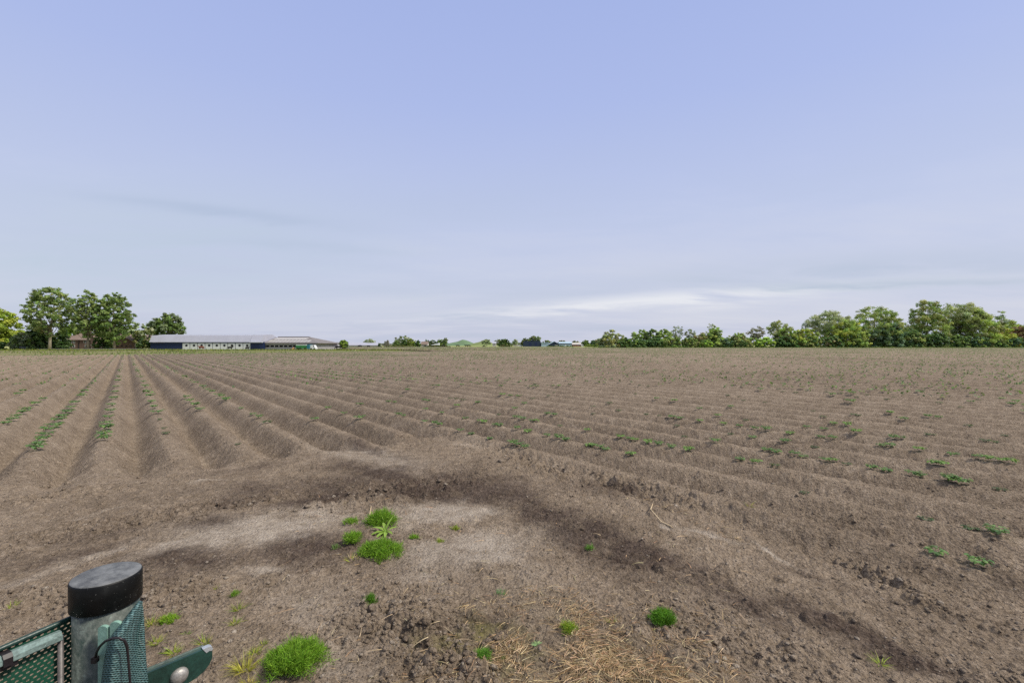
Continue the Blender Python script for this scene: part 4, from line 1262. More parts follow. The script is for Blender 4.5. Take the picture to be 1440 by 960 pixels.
# distant trees between the farm and the wood
far = [
 ('tree', 'small round bright green tree right of the white farm sheds', 478, 489, 478, 190, C_LIME + C_MID, 'round', .1, 40, 20, None),
 ('tree', 'pale see-through tree above the long grey shed', 511, 529, 476, 345, C_PALE, 'vase', .1, 34, 12, None),
 ('shrub', 'small dark bush at the right end of the long grey shed', 530, 537, 482.5, 330, C_DARK, 'dome', .02, 12, 14, None),
 ('tree', 'grey brown pointed tree left of the large pale tree', 537, 551, 477.5, 360, [(.16, .15, .13), (.13, .13, .10)], 'cone', .05, 30, 16, None),
 ('tree', 'large pale open tree behind the dark green garden trees', 550, 582, 471.5, 380, C_GREY + C_PALE, 'dome', .1, 60, 14, None),
 ('tree', 'small green tree below the left side of the large pale tree', 553, 562, 478.5, 365, C_MID, 'dome', .03, 24, 18, None),
 ('tree', 'dark green tree below the middle of the large pale tree', 564, 577, 476.5, 370, C_DARK + C_MID, 'dome', .03, 36, 22, None),
 ('tree', 'golden olive tree between two dark green garden trees', 572, 587, 476, 365, C_YEL + C_OLIVE, 'dome', .03, 36, 22, None),
 ('tree', 'dark green squarish tree left of the white-gabled house', 583, 592, 477, 362, C_DARK + C_MID, 'column', .03, 30, 22, None),
 ('conifer', 'dark conifer just right of the white-gabled house', 597, 601, 476, 385, C_DARK, 'column', .05, 16, 18, None),
 ('conifer', 'second taller dark conifer beside the white-gabled house', 600, 605, 475.5, 385, C_DARK, 'column', .05, 18, 18, None),
 ('tree', 'grey green tree behind the white tent roof', 603, 616, 478, 400, C_BLUE + C_GREY, 'dome', .03, 30, 20, None),
 ('tree', 'dark rounded tree right of the white tent roof', 612, 629, 476.5, 380, C_MID + C_DARK, 'dome', .03, 44, 22, None),
 ('tree', 'slim pale tree at the right end of the tent roof trees', 623, 630, 474.5, 390, C_GREY, 'vase', .1, 16, 14, None),
 ('tree', 'pale blossoming tree right of the green mounds', 676, 693, 476.5, 480, C_PALE, 'flat', .3, 30, 12, None),
 ('tree', 'pale olive tree above the small grey house', 694, 707, 477, 470, C_GREY + C_OLIVE, 'flat', .2, 26, 14, None),
 ('tree', 'dark green broad tree right of the small grey house', 699, 720, 477, 440, C_DARK + C_MID, 'flat', .03, 54, 22, None),
 ('tree', 'pale thin tree left of the navy shed', 719, 730, 477, 460, C_PALE, 'flat', .25, 24, 12, None),
 ('tree', 'olive tree over the left end of the navy shed', 731, 748, 475.5, 440, C_OLIVE + C_MID, 'dome', .05, 40, 20, None),
 ('tree', 'tall green tree behind the navy shed', 744, 761, 472, 445, C_MID + C_GREY, 'vase', .1, 50, 20, None),
 ('tree', 'brownish tree behind the blue barn gable', 762, 778, 478, 480, C_BROWN + C_MID, 'dome', .05, 30, 18, None),
 ('tree', 'thin brown tree above the long blue barn roof', 785, 797, 478, 500, C_BROWN, 'flat', .2, 20, 12, None),
 ('tree', 'brown green tree behind the far brick house', 803, 818, 478.5, 480, C_BROWN + C_OLIVE, 'dome', .05, 30, 18, None),
 ('tree', 'grey green tree right of the far brick house', 816, 830, 478, 500, C_MID + C_GREY, 'flat', .05, 40, 20, None),
 ('tree', 'bluish green tree just left of the twiggy end bush', 828, 848, 477.5, 510, C_BLUE + C_MID, 'flat', .05, 50, 20, None),
]
for (nm, lab, a, b, top, Y, cols, shp, bare, nc, per, _) in far:
    T(nm, lab, 'tree' if nm != 'shrub' else 'shrub', a, b, top, Y, cols, shp, bare, nc, per, max(.45, Y / F * .95), 'distant trees beyond the field', gap=.0 if per > 14 else .4)

# far low treeline and pasture
def treeline():
    parts = []
    for (a, b, top, Y, cols) in [(440, 560, 484.2, 800, C_GREY), (560, 700, 483.6, 900, C_GREY), (690, 860, 482.5, 760, C_MID + C_GREY), (-60, 240, 481, 420, C_MID + C_DARK)]:
        x0 = (a - 720) / F * Y; x1 = (b - 720) / F * Y; h = H + (HZ - top) / F * Y + 1.0
        n = 1500
        cx = RNG.uniform(x0, x1, n); hh = h * (.6 + .8 * (fbm(cx, cx * 0, .03, 3, 5) + .5))
        cz = -.2 + hh * RNG.random(n) ** .6
        cen = np.stack([cx, Y + RNG.normal(size=n) * 4, cz], -1)
        nr = RNG.normal(size=(n, 3)) + np.array([0, -.4, .6]); nr /= np.linalg.norm(nr, axis=1, keepdims=True)
        parts.append(quads(cen, nr, np.full(n, Y / F * 1.5), pal(cols, n)))
    v, f, c = join(parts)
    tag(mk('treeline', v, f, M['leaf'], col=c), 'low grey green treeline along the far horizon', None, None, 'stuff')
treeline()

def mound(px0, px1, top, Y, colr, nm):
    x0 = (px0 - 720) / F * Y; x1 = (px1 - 720) / F * Y; h = H + (HZ - top) / F * Y + .3
    n = 40; t = np.linspace(-1, 1, n)
    xx, yy = np.meshgrid(t, t, indexing='ij')
    r = np.hypot(xx, yy)
    z = h * np.clip(1 - r, 0, 1) ** 1.05 * (1 + .1 * np.sin(xx * 7)) - .3
    v = np.stack([(x0 + x1) / 2 + xx * (x1 - x0) / 2, Y + yy * (x1 - x0) / 2, z], -1).reshape(-1, 3)
    o = mk('hill', v, grid_faces(n, n)[:, ::-1], simple(nm, colr, .95, .2, .1), smooth=True)
    tag(o, None, None, None, 'structure')
mound(620, 680, 477.3, 700, (.105, .165, .085), 'green_mound')  # slightly bluish colour, distance haze put into the paint
mound(655, 705, 477.8, 640, (.155, .195, .07), 'yellow_green_mound')
mound(600, 650, 481.5, 760, (.11, .15, .10), 'distant_mound')  # blue tint stands in for haze over the farthest mound

# ------------------------------------------------------------------ rough grass strips
def strip_sheet(name, pts, z, mat, label):
    v = [(x, y, z) for x, y in pts]
    o = mk(name, v, [tuple(range(len(v)))], mat)
    tag(o, label, None, None, 'structure'); return o
def band_material(name, stops, sc=(.25, 1.2)):
    t = NT(name); co = t.obj()
    mp = t.n('ShaderNodeMapping'); mp.inputs['Scale'].default_value = (sc[0], sc[1], 1); t.l(co, mp.inputs['Vector'])
    n = t.math('MULTIPLY_ADD', t.math('SUBTRACT', t.noise(2.5, 4, .6, co), .5), .5, t.noise(.35, 5, .65, mp.outputs[0]))
    return t.done(t.bsdf(t.ramp(n, stops), .95, 0, None, .1))
M['weedy'] = band_material('weedy_soil', [(.34, (.19, .155, .10)), (.46, (.165, .15, .075)), (.56, (.15, .155, .055)), (.68, (.13, .17, .05))], (.06, .3))
M['pasture'] = band_material('pasture', [(.3, (.20, .23, .08)), (.5, (.28, .30, .11)), (.68, (.36, .35, .15))], (.03, .3))
M['green_verge'] = band_material('green_verge', [(.3, (.10, .155, .03)), (.55, (.15, .20, .045)), (.7, (.21, .23, .07))], (.1, .3))
def far_line(x): return xy(FARU - 3, 0)
pl = xy(FARU - 2.5, -75); pr_ = xy(FARU - 2.5, STEPW)
strip_sheet('weedy_strip', [(-190, 60), pl, pr_, (20, 140), (12, 152), (-250, 140)], -.19, M['weedy'], 'weedy bare strip beyond the row ends')
strip_sheet('pasture', [(-260, 136), (-90, 142), (12, 148), (40, 332), (420, 332), (900, 600), (600, 900), (-600, 900), (-500, 300)], -.17, M['pasture'], 'pale green pasture behind the field')
strip_sheet('verge', [(37, 240), (300, 240), (300, 300), (52, 300)], -.10, M['green_verge'], 'green grass verge at the foot of the wood')

def rough_grass(name, x, y, zb, hgt, wid, cols, label, lean=.4):
    n = len(x)
    base = np.stack([x, y, np.full(n, zb)], -1)
    d = RNG.normal(size=(n, 3)) * lean; d[:, 2] = 1; d /= np.linalg.norm(d, axis=1, keepdims=True)
    v, f, c = blades(base, d, hgt * (.5 + RNG.random(n)), np.full(n, wid), np.zeros((n, 3)), pal(cols, n), 2)
    tag(mk(name, v, f, M['weed'], col=c), label, None, None, 'stuff')
n = 7000
x = RNG.uniform(-190, 15, n); y = RNG.normal(144, 2.5, n)
rough_grass('rough_grass', x, y, -.2, .45, .22, C_YEL + C_OLIVE + [(.30, .28, .10)], 'uneven yellowish grass bank in front of the farm')
n = 5000
x = RNG.uniform(-150, 15, n); y = RNG.uniform(80, 142, n)
u, w = uw(x, y); g = (u > FARU - 2) & (fbm(x, y, .07, 3, 44) > .02)
rough_grass('field_weeds', x[g], y[g], -.2, .3, .2, C_OLIVE + C_LIME, 'scattered weeds on the strip beyond the row ends')
n = 5000
x = RNG.uniform(42, 300, n); y = RNG.uniform(239.5, 243, n)
rough_grass('verge_grass', x, y, -.15, .7, .3, C_MID + C_LIME, 'tall green grass along the foot of the wood')

# ------------------------------------------------------------------ farm buildings
M['navy'] = simple('navy_cladding', (.010, .020, .065), .5, .2, 1.5)
M['navy_dark'] = simple('dark_blue_cladding', (.018, .032, .062), .55, .2, 1.5)
M['lightblue'] = simple('pale_blue_sheet', (.33, .44, .50), .5, .08, .5)
M['zinc'] = simple('grey_sheet_roof', (.34, .345, .40), .5, .06, .4)
M['ridge_white'] = simple('white_ridge', (.62, .64, .67), .5, .04, 1)
M['white'] = simple('white_panel', (.60, .61, .60), .6, .08, .8)
M['dark'] = simple('dark_opening', (.012, .013, .016), .6, .2, 2)
M['brick'] = simple('brown_brick', (.135, .085, .070), .9, .25, 3)
M['brick_red'] = simple('red_brick', (.22, .10, .07), .9, .25, 3)
M['tile'] = simple('brown_roof_tiles', (.185, .135, .110), .8, .2, 2)
M['tile_red'] = simple('red_roof_tiles', (.20, .085, .06), .8, .25, 2)
M['asbestos'] = simple('weathered_fibre_roof', (.165, .152, .150), .8, .15, 1)
M['skylight'] = simple('translucent_sheet', (.40, .38, .35), .4, .06, 1)
M['cream'] = simple('cream_wall', (.42, .40, .37), .8, .08, 1)
M['wood_dark'] = simple('dark_wood', (.085, .065, .055), .9, .25, 3)
M['glass'] = simple('window_glass', (.03, .035, .045), .15, .1, 3)
M['grey_wall'] = simple('grey_wall', (.26, .25, .26), .8, .12, 1)
M['green_sheet'] = simple('green_tarp', (.035, .17, .05), .6, .15, 1)
M['teal'] = simple('teal_sheet', (.03, .14, .19), .6, .1, 1)
M['orange'] = simple('orange_brown_heap', (.28, .15, .06), .9, .25, 2)
M['hide_black'] = simple('black_hide', (.012, .011, .011), .7, .2, 3)
M['hide_brown'] = simple('brown_hide', (.16, .05, .03), .7, .2, 3)
M['car_dark'] = simple('dark_car_paint', (.03, .04, .045), .25, .1, 3, spec=.6)
M['car_white'] = simple('white_car_paint', (.65, .66, .67), .3, .04, 3, spec=.6)
M['rubber'] = simple('rubber', (.015, .015, .015), .8, .1, 5)

GZ = -.22
def X(px, Y): return (px - 720) / F * Y
def Zt(py, Y): return H + (HZ - py) / F * Y

def gable_roof_along_x(x0, x1, y0, y1, ze, zr, th=.15, over=.4):
    """two slabs, ridge along x"""
    m = MB(); ym = (y0 + y1) / 2
    sl = (zr - ze) / (ym - y0)
    prof = [(y0 - over, ze - sl * over), (ym, zr), (y1 + over, ze - sl * over), (y1 + over, ze - sl * over - th), (ym, zr - th), (y0 - over, ze - sl * over - th)]
    n = len(prof)
    v = [(x0 - over, y, z) for y, z in prof] + [(x1 + over, y, z) for y, z in prof]
    m.add(v, [(0, 1, 4, 5), (1, 2, 3, 4), (n + 5, n + 4, n + 1, n + 0), (n + 4, n + 3, n + 2, n + 1)] + [(i, i + n, (i + 1) % n + n, (i + 1) % n) for i in range(n)])
    return m
def shell_x(x0, x1, y0, y1, ze, zr, drop=.17):
    """walls with gables at both x ends"""
    m = MB(); ym = (y0 + y1) / 2
    prof = [(y0, GZ), (y0, ze - drop), (ym, zr - drop), (y1, ze - drop), (y1, GZ)]
    n = 5
    v = [(x0, y, z) for y, z in prof] + [(x1, y, z) for y, z in prof]
    m.add(v, [(0, 1, 2, 3, 4), (9, 8, 7, 6, 5)] + [(i, i + n, (i + 1) % n + n, (i + 1) % n) for i in range(n)])
    return m
def gable_front(x0, x1, y0, y1, ze, zr, drop=.17):
    m = MB(); xm = (x0 + x1) / 2
    m.prism([(x0, GZ), (x0, ze - drop), (xm, zr - drop), (x1, ze - drop), (x1, GZ)], y0, y1)
    return m
def gable_front_roof(x0, x1, y0, y1, ze, zr, th=.15, over=.4):
    m = MB(); xm = (x0 + x1) / 2; sl = (zr - ze) / (xm - x0)
    m.prism([(x0 - over, ze - sl * over), (xm, zr), (x1 + over, ze - sl * over), (x1 + over, ze - sl * over - th), (xm, zr - th), (x0 - over, ze - sl * over - th)], y0 - over, y1 + over)
    return m
def window(root, x0, x1, y, z0, z1, base, frame='white', pane='glass', fw=.09):
    m = MB()
    for (a, b, c, d) in ((x0, x1, z1 - fw, z1), (x0, x1, z0, z0 + fw), (x0, x0 + fw, z0 + fw, z1 - fw), (x1 - fw, x1, z0 + fw, z1 - fw)):
        m.box(a, b, y - .06, y + .02, c, d)
    f_ = m.build('window', M[frame], root, base)
    m = MB(); m.box(x0 + fw, x1 - fw, y - .025, y + .02, z0 + fw, z1 - fw)
    m.build('pane', M[pane], f_, base)
    return f_
def boxpart(root, base, name, mat, x0, x1, y0, y1, z0, z1):
    m = MB(); m.box(x0, x1, y0, y1, z0, z1); return m.build(name, M[mat], root, base)

def blue_barn():
    Y = 165.; x0, x1 = X(211.5, Y), X(353, Y); xe = X(371, Y); y0, y1 = Y, Y + 14
    base = ((x0 + xe) / 2, Y, GZ)
    r = empty('barn', base, 'long low barn with navy walls, white stall panels and grey roof', 'barn')
    ze, zr = Zt(481.2, Y), Zt(471.6, Y + 1)
    boxpart(r, base, 'wall', 'navy', x0, x1, y0, y1, GZ, ze - .05)
    def roof(xa, xb, e, t, nm, yf=.35):
        prof = [(y0 - yf, e), (y0 - yf, e + .12), (y0 + 1.0, t), (y0 + 7, t + .30), (y1 + .3, e + .5), (y1 + .3, e)]
        n = len(prof); m = MB()
        v = [(x, y, z) for x in (xa, xb) for (y, z) in prof]
        m.add(v, [tuple(range(n)), tuple(range(2 * n - 1, n - 1, -1))] + [(i, i + n, (i + 1) % n + n, (i + 1) % n) for i in range(n)])
        return m.build(nm, M['zinc'], r, base)
    rf = roof(x0 - .2, x1, ze, zr, 'roof')
    m = MB(); m.box(X(224, Y + 7), x1, Y + 6.6, Y + 7.4, zr + .25, Zt(470.6, Y + 7) + .05); m.build('ridge_vent', M['ridge_white'], rf, base)
    boxpart(r, base, 'end_bay', 'navy', x1 + .02, xe, y0 - .2, y1, GZ, ze - .03)
    roof(x1 + .02, X(368.5, Y), ze + .1, zr + .18, 'end_bay_roof', .6)
    boxpart(r, base, 'canopy', 'ridge_white', X(353.5, Y), xe, y0 - 1.3, y0 - .61, ze - .08, ze + .10)
    # nine white stall panels, each with a dark hatch
    xs = np.linspace(X(256.5, Y), X(352.5, Y), 10)
    zt = Zt(482.4, Y)
    for a, b in zip(xs[:-1], xs[1:]):
        m = MB(); m.box(a + .12, b - .10, y0 - .10, y0 + .05, GZ, zt)
        p = m.build('stall_panel', M['white'], r, base)
        xm = a + (b - a) * .56; zm = Zt(485.6, Y); hw = .42
        m = MB(); oc = [(xm + hw * math.cos(R(22.5 + 45 * i)) * 1.1, zm + hw * math.sin(R(22.5 + 45 * i))) for i in range(8)]
        m.prism(oc, y0 - .125, y0 - .05); m.build('hatch', M['dark'], p, base)
blue_barn()

def open_barn():
    Y = 166.; D = 20.; x0, x1 = X(371.6, Y), X(446, Y); y0, y1 = Y, Y + D; xr = X(435.5, Y + D / 2)
    base = ((x0 + x1) / 2, Y, GZ)
    r = empty('barn', base, 'open-fronted cattle barn with brownish roof and rows of skylights', 'barn')
    ze, zr = Zt(481.6, Y), Zt(473.6, Y + D / 2)
    boxpart(r, base, 'back_wall', 'grey_wall', x0, x1 - .5, y1 - .3, y1, GZ, ze - .2)
    boxpart(r, base, 'front_wall', 'grey_wall', x0, x1 - .5, y0, y0 + .2, GZ, GZ + 1.0)
    boxpart(r, base, 'fascia', 'grey_wall', x0, x1 - .5, y0 - .05, y0 + .2, ze - .95, ze - .18)
    boxpart(r, base, 'shade_sheet', 'dark', x0, x1 - .6, y0 + 3, y0 + 3.2, GZ, ze - .3)  # near-black sheet set inside the open front in place of interior shade
    boxpart(r, base, 'end_wall', 'grey_wall', x1 - .7, x1 - .5, y0 + .3, y1 - .35, GZ, ze - .2)
    for x in np.linspace(x0 + .3, x1 - .9, 12):
        boxpart(r, base, 'column', 'cream', x - .14, x + .14, y0 + .22, y0 + .46, GZ, ze - .2)
    ov = .5; sl = (zr - ze) / (D / 2)
    A = [(x0, y0 - ov, ze - sl * ov), (x1 + ov, y0 - ov, ze - sl * ov), (x1 + ov, y1 + ov, ze - sl * ov), (x0, y1 + ov, ze - sl * ov), (x0, y0 + D / 2, zr), (xr, y0 + D / 2, zr)]
    B_ = [(x, y, z - .18) for x, y, z in A]
    m = MB(); m.add(A + B_, [(0, 1, 5, 4), (1, 2, 5), (2, 3, 4, 5), (6, 10, 11, 7), (7, 11, 8), (8, 11, 10, 9), (0, 6, 7, 1), (1, 7, 8, 2), (2, 8, 9, 3), (3, 9, 10, 4), (4, 10, 6, 0)])
    rf = m.build('roof', M['asbestos'], r, base)
    m = MB(); m.box(x0 + .02, xr, y0 + D / 2 - .4, y0 + D / 2 + .4, zr - .06, zr + .14); m.build('ridge_cap', M['grey_wall'], rf, base)
    for row, (t0, t1) in enumerate(((.10, .40), (.52, .82))):
        xend = (x1 + (xr - x1) * t1) - 1.6
        for x in np.linspace(x0 + .5, xend, 12):
            ya, yb = y0 + D / 2 * t0, y0 + D / 2 * t1
            v = []
            for dz in (.05, .02):
                v += [(x, ya, ze + sl * (ya - y0) + dz), (x + .9, ya, ze + sl * (ya - y0) + dz), (x + .9, yb, ze + sl * (yb - y0) + dz), (x, yb, ze + sl * (yb - y0) + dz)]
            mm = MB(); mm.add(v, [(0, 1, 2, 3), (7, 6, 5, 4), (0, 4, 5, 1), (1, 5, 6, 2), (2, 6, 7, 3), (3, 7, 4, 0)])
            mm.build('skylight', M['skylight'], rf, base)
open_barn()

def farmhouse():
    Y = 172.; x0, x1 = X(92.5, Y), X(127.5, Y); y0, y1 = Y, Y + 9
    base = ((x0 + x1) / 2, Y, GZ)
    r = empty('farmhouse', base, 'brown brick farmhouse with a pinkish brown tiled roof among tall trees', 'house')
    ze, zr = Zt(477, Y), Zt(468.5, Y + 4.5)
    shell_x(x0, x1, y0, y1, ze, zr).build('wall', M['brick'], r, base)
    rf = gable_roof_along_x(x0, x1, y0, y1, ze, zr, .15, .3).build('roof', M['tile'], r, base)
    boxpart(rf, base, 'chimney', 'brick', X(111, Y), X(112.3, Y), Y + 4.0, Y + 4.8, zr - .4, zr + .9)
    for a, b in ((97.5, 101.5), (103.2, 105.6), (118, 121)):
        window(r, X(a, Y), X(b, Y), y0, Zt(482.5, Y), Zt(478.3, Y), base)
    for a, b in ((96.3, 99.6), (101.8, 105.4), (119.5, 122.5)):
        window(r, X(a, Y), X(b, Y), y0, Zt(488.3, Y), Zt(484.6, Y), base)
    boxpart(r, base, 'downpipe', 'dark', X(110.8, Y), X(111.4, Y), y0 - .15, y0 - .02, GZ, ze - .1)
    # cross gable at the right end
    gx0, gx1 = X(127.6, Y - 1.5), X(132.5, Y - 1.5); zg = Zt(469.5, Y - 1.5); zge = Zt(475.5, Y - 1.5)
    gable_front(gx0, gx1, Y - 1.5, y1, zge, zg).build('gable_wing', M['brick'], r, base)
    gable_front_roof(gx0, gx1, Y - 1.5, y1, zge, zg, .12, .15).build('wing_roof', M['tile'], r, base)
    boxpart(r, base, 'porch_wall', 'cream', X(127.5, Y - 4), X(141.5, Y - 4), Y - 4, Y - 3.8, Zt(485.6, Y - 4), Zt(484.2, Y - 4))
    for px in (128, 133, 137, 141):
        boxpart(r, base, 'porch_post', 'cream', X(px, Y - 4), X(px, Y - 4) + .15, Y - 3.78, Y - 3.63, GZ, Zt(485.6, Y - 4))
farmhouse()

def brown_barn():
    Y = 166.; x0, x1 = X(146, Y), X(188.6, Y); base = ((x0 + x1) / 2, Y, GZ)
    r = empty('barn', base, 'low brown gabled barn half hidden under the dense dark tree', 'barn')
    xm = X(169, Y); zr = Zt(469.8, Y); ze = Zt(480, Y)
    m = MB(); m.prism([(x0, GZ), (x0, ze - .15), (xm, zr - .15), (x1, ze - .15), (x1, GZ)], Y, Y + 14); m.build('wall', M['brick'], r, base)
    m = MB(); m.prism([(x0 - .5, ze - .2), (xm, zr), (x1 + .5, ze - .2), (x1 + .5, ze - .38), (xm, zr - .18), (x0 - .5, ze - .38)], Y - .4, Y + 14); m.build('roof', M['tile'], r, base)
    boxpart(r, base, 'end_wall', 'cream', x1 + .02, X(195.5, Y), Y + .3, Y + 8, GZ, ze - .25)
    for a in (150, 158, 164, 170, 176, 182):
        window(r, X(a, Y), X(a + 3.4, Y), Y, Zt(487.6, Y), Zt(485.6, Y), base, 'wood_dark')
    boxpart(r, base, 'door', 'grey_wall', X(190.5, Y), X(193, Y), Y + .2, Y + .32, GZ, Zt(481.5, Y))
brown_barn()

def rail_fence():
    Y = 150.; x0, x1 = X(52, Y), X(212, Y); base = ((x0 + x1) / 2, Y, GZ)
    r = empty('field_fence', base, 'low dark board fence along the farmyard in front of the house', 'fence')
    for x in np.linspace(x0, x1, 16): boxpart(r, base, 'fence_post', 'wood_dark', x - .07, x + .07, Y, Y + .14, GZ - .2, .42)
    boxpart(r, base, 'board', 'grey_wall', x0, x1, Y - .04, Y - .005, .12, .32)
    boxpart(r, base, 'board', 'wood_dark', x0, x1, Y - .04, Y - .005, -.14, .04)
rail_fence()

def pole(px, Y, top, label, r_=.09):
    m = MB(); x = X(px, Y); m.tube([(x, Y, GZ), (x, Y, Zt(top, Y))], [r_, r_ * .8], 8); m.tube([(x, Y, Zt(top, Y) - .02), (x, Y, Zt(top, Y) + .06)], r_ * 1.15, 8)
    tag(m.build('pole', M['grey_wall'], None, (x, Y, GZ)), label, 'pole')
pole(14.2, 151, 479.5, 'short grey pole beneath the yellow green tree')

# sheds, stacks and small things around the farm
def low_shed():
    Y = 205.; x0, x1 = X(447, Y), X(476, Y); base = ((x0 + x1) / 2, Y, GZ)
    r = empty('shed', base, 'low white shed with a dark window band beside the cattle barn', 'shed')
    boxpart(r, base, 'wall', 'white', x0, x1, Y, Y + 6, GZ, Zt(483.2, Y))
    boxpart(r, base, 'window_band', 'navy_dark', x0 + .3, X(466, Y), Y - .05, Y + .02, Zt(485.2, Y), Zt(483.9, Y))
    boxpart(r, base, 'window_band', 'navy_dark', X(467, Y), X(473, Y), Y - .05, Y + .02, Zt(484.9, Y), Zt(484.1, Y))
    m = MB(); m.prism([(x0 - .3, Zt(483.15, Y)), (x1 + .3, Zt(483.15, Y)), (x1 + .3, Zt(482.7, Y)), (x0 - .3, Zt(482.2, Y))], Y - .4, Y + 6.3); m.build('roof', M['ridge_white'], r, base)
    boxpart(r, base, 'roof_box', 'grey_wall', X(464, Y), X(473.5, Y), Y + 1, Y + 4, Zt(483, Y), Zt(481, Y))
    boxpart(r, base, 'door', 'dark', X(459.3, Y), X(460.8, Y), Y - .06, Y + .02, GZ, Zt(486.6, Y))
low_shed()

def trailer():
    Y = 161.; x0, x1, x2 = X(416, Y), X(431.5, Y), X(435, Y); base = ((x0 + x1) / 2, Y, GZ)
    r = empty('trailer', base, 'green sided farm trailer with white top and teal headboard', 'trailer')
    boxpart(r, base, 'bed', 'green_sheet', x0, x1, Y, Y + 2.4, GZ + .45, Zt(485.4, Y))
    boxpart(r, base, 'cover', 'white', x0, x1 - .4, Y + .1, Y + 2.3, Zt(485.38, Y), Zt(484.3, Y))
    boxpart(r, base, 'headboard', 'teal', x1 + .02, x2, Y - .05, Y + 2.45, GZ + .4, Zt(484.2, Y))
    for x in (x0 + .6, x0 + 1.5, x1 - .6):
        m = MB(); m.tube([(x, Y - .02, GZ + .42), (x, Y + .28, GZ + .42)], .42, 14); m.build('wheel', M['rubber'], r, base)
trailer()

def van(px0, px1, Y, mat, label, name='parked_van', cat='van', h=2.1):
    x0, x1 = X(px0, Y), X(px1, Y); L = x1 - x0; base = ((x0 + x1) / 2, Y, GZ)
    r = empty(name, base, label, cat)
    m = MB(); m.prism([(x0, GZ + .3), (x0, GZ + h * .95), (x0 + .1 * L, GZ + h), (x0 + .70 * L, GZ + h), (x0 + .86 * L, GZ + h * .58), (x1, GZ + h * .50), (x1, GZ + .3)], Y, Y + 1.8)
    m.build('body', M[mat], r, base)
    m = MB(); m.prism([(x0 + .60 * L, GZ + h * .58), (x0 + .60 * L, GZ + h * .90), (x0 + .70 * L, GZ + h * .90), (x0 + .83 * L, GZ + h * .58)], Y - .015, Y + .2); m.build('window', M['glass'], r, base)
    for t in (.2, .8):
        m = MB(); m.tube([(x0 + t * L, Y - .04, GZ + .32), (x0 + t * L, Y + .2, GZ + .32)], .33, 14); m.build('wheel', M['rubber'], r, base)
van(436.3, 443.5, 161.5, 'car_white', 'white van parked at the right end of the cattle barn', h=1.7)
van(26.5, 36, 149.5, 'car_dark', 'dark car parked below the grey green shrub', 'parked_car', 'car', 1.25)
van(729, 735, 430, 'car_white', 'pale car parked left of the navy shed', 'parked_car', 'car', 1.5)

def heap():
    Y = 162.; x0, x1 = X(409.5, Y), X(415.8, Y); n = 14
    t = np.linspace(-1, 1, n); xx, yy = np.meshgrid(t, t, indexing='ij')
    z = .95 * np.clip(1 - np.hypot(xx, yy) ** 1.4, 0, 1) * (.85 + .3 * RNG.random((n, n)))
    v = np.stack([(x0 + x1) / 2 + xx * (x1 - x0) / 2, Y + yy * 1.2, GZ + z], -1).reshape(-1, 3)
    tag(mk('feed_heap', v, grid_faces(n, n)[:, ::-1], M['orange'], None, ((x0 + x1) / 2, Y, GZ)), 'small orange brown heap left of the green trailer', 'heap')
heap()

def long_shed():
    Y = 335.; x0, x1 = X(489, Y), X(532, Y); base = ((x0 + x1) / 2, Y, GZ)
    r = empty('shed', base, 'long low grey shed with a shallow roof beyond the field', 'shed')
    ze, zr = Zt(485, Y), Zt(481.9, Y)
    shell_x(x0, x1, Y, Y + 9, ze, zr).build('wall', M['cream'], r, base)
    gable_roof_along_x(x0, x1, Y, Y + 9, ze, zr, .15, .3).build('roof', M['zinc'], r, base)
    boxpart(r, base, 'door', 'dark', X(516, Y), X(518, Y), Y - .05, Y + .02, GZ, ze - .5)
long_shed()

def small_house(px0, px1, eave, ridge, Y, wall, roof, label, front=False, wins=(), depth=7.):
    x0, x1 = X(px0, Y), X(px1, Y); base = ((x0 + x1) / 2, Y, GZ)
    r = empty('house', base, label, 'house')
    ze, zr = Zt(eave, Y), Zt(ridge, Y)
    if front:
        gable_front(x0, x1, Y, Y + depth, ze, zr).build('wall', M[wall], r, base)
        gable_front_roof(x0, x1, Y, Y + depth, ze, zr, .15, .3).build('roof', M[roof], r, base)
    else:
        shell_x(x0, x1, Y, Y + depth, ze, zr).build('wall', M[wall], r, base)
        gable_roof_along_x(x0, x1, Y, Y + depth, ze, zr, .15, .3).build('roof', M[roof], r, base)
    for (a, b, c, d) in wins:
        window(r, X(a, Y), X(b, Y), Y, Zt(d, Y), Zt(c, Y), base)
    return r, base
small_house(592, 601, 483.8, 480, 370, 'cream', 'tile', 'small house with grey brown roof and white gable among dark trees', False, ((594, 595.5, 484.5, 485.8), (597.5, 599, 484.5, 485.8)))
small_house(692.5, 697.5, 482.5, 480, 455, 'cream', 'zinc', 'small grey house under a pale olive tree', False, ((694, 695.5, 483.5, 485),))
small_house(722, 728.5, 481.5, 480, 470, 'cream', 'zinc', 'pale house wall glimpsed below the thin tree left of the navy shed', False, ((724, 726, 482.5, 484.5),))
small_house(805, 817, 484, 481.6, 440, 'brick_red', 'cream', 'far red brick house with pale roof right of the blue barn', False, ((807, 809, 484.3, 485.8), (812, 814, 484.3, 485.8)))
small_house(1407, 1428, 471, 465, 254, 'brick_red', 'tile_red', 'small brick house with red brown roof behind the shrubs', False, ((1410, 1413, 472.3, 476), (1419, 1422, 472.3, 476)), 8)
small_house(817.6, 820.2, 484.6, 483.5, 436, 'white', 'ridge_white', 'tiny white hut just right of the far brick house', True, ((818.3, 819.4, 485, 486),), 3)

def tent_roof():
    Y = 372.; x0, x1 = X(606, Y), X(617, Y); base = ((x0 + x1) / 2, Y, GZ)
    r = empty('shed', base, 'pale shed whose white sloping roof shows among dark trees', 'shed')
    boxpart(r, base, 'wall', 'wood_dark', x0, x1, Y, Y + 6, GZ, Zt(485.1, Y))
    m = MB(); m.prism([(x0 - .3, Zt(485.1, Y)), (x1 + .2, Zt(485.1, Y)), (x1, Zt(482.2, Y)), (X(613, Y), Zt(483, Y))], Y - .3, Y + 6.3); m.build('roof', M['ridge_white'], r, base)
tent_roof()

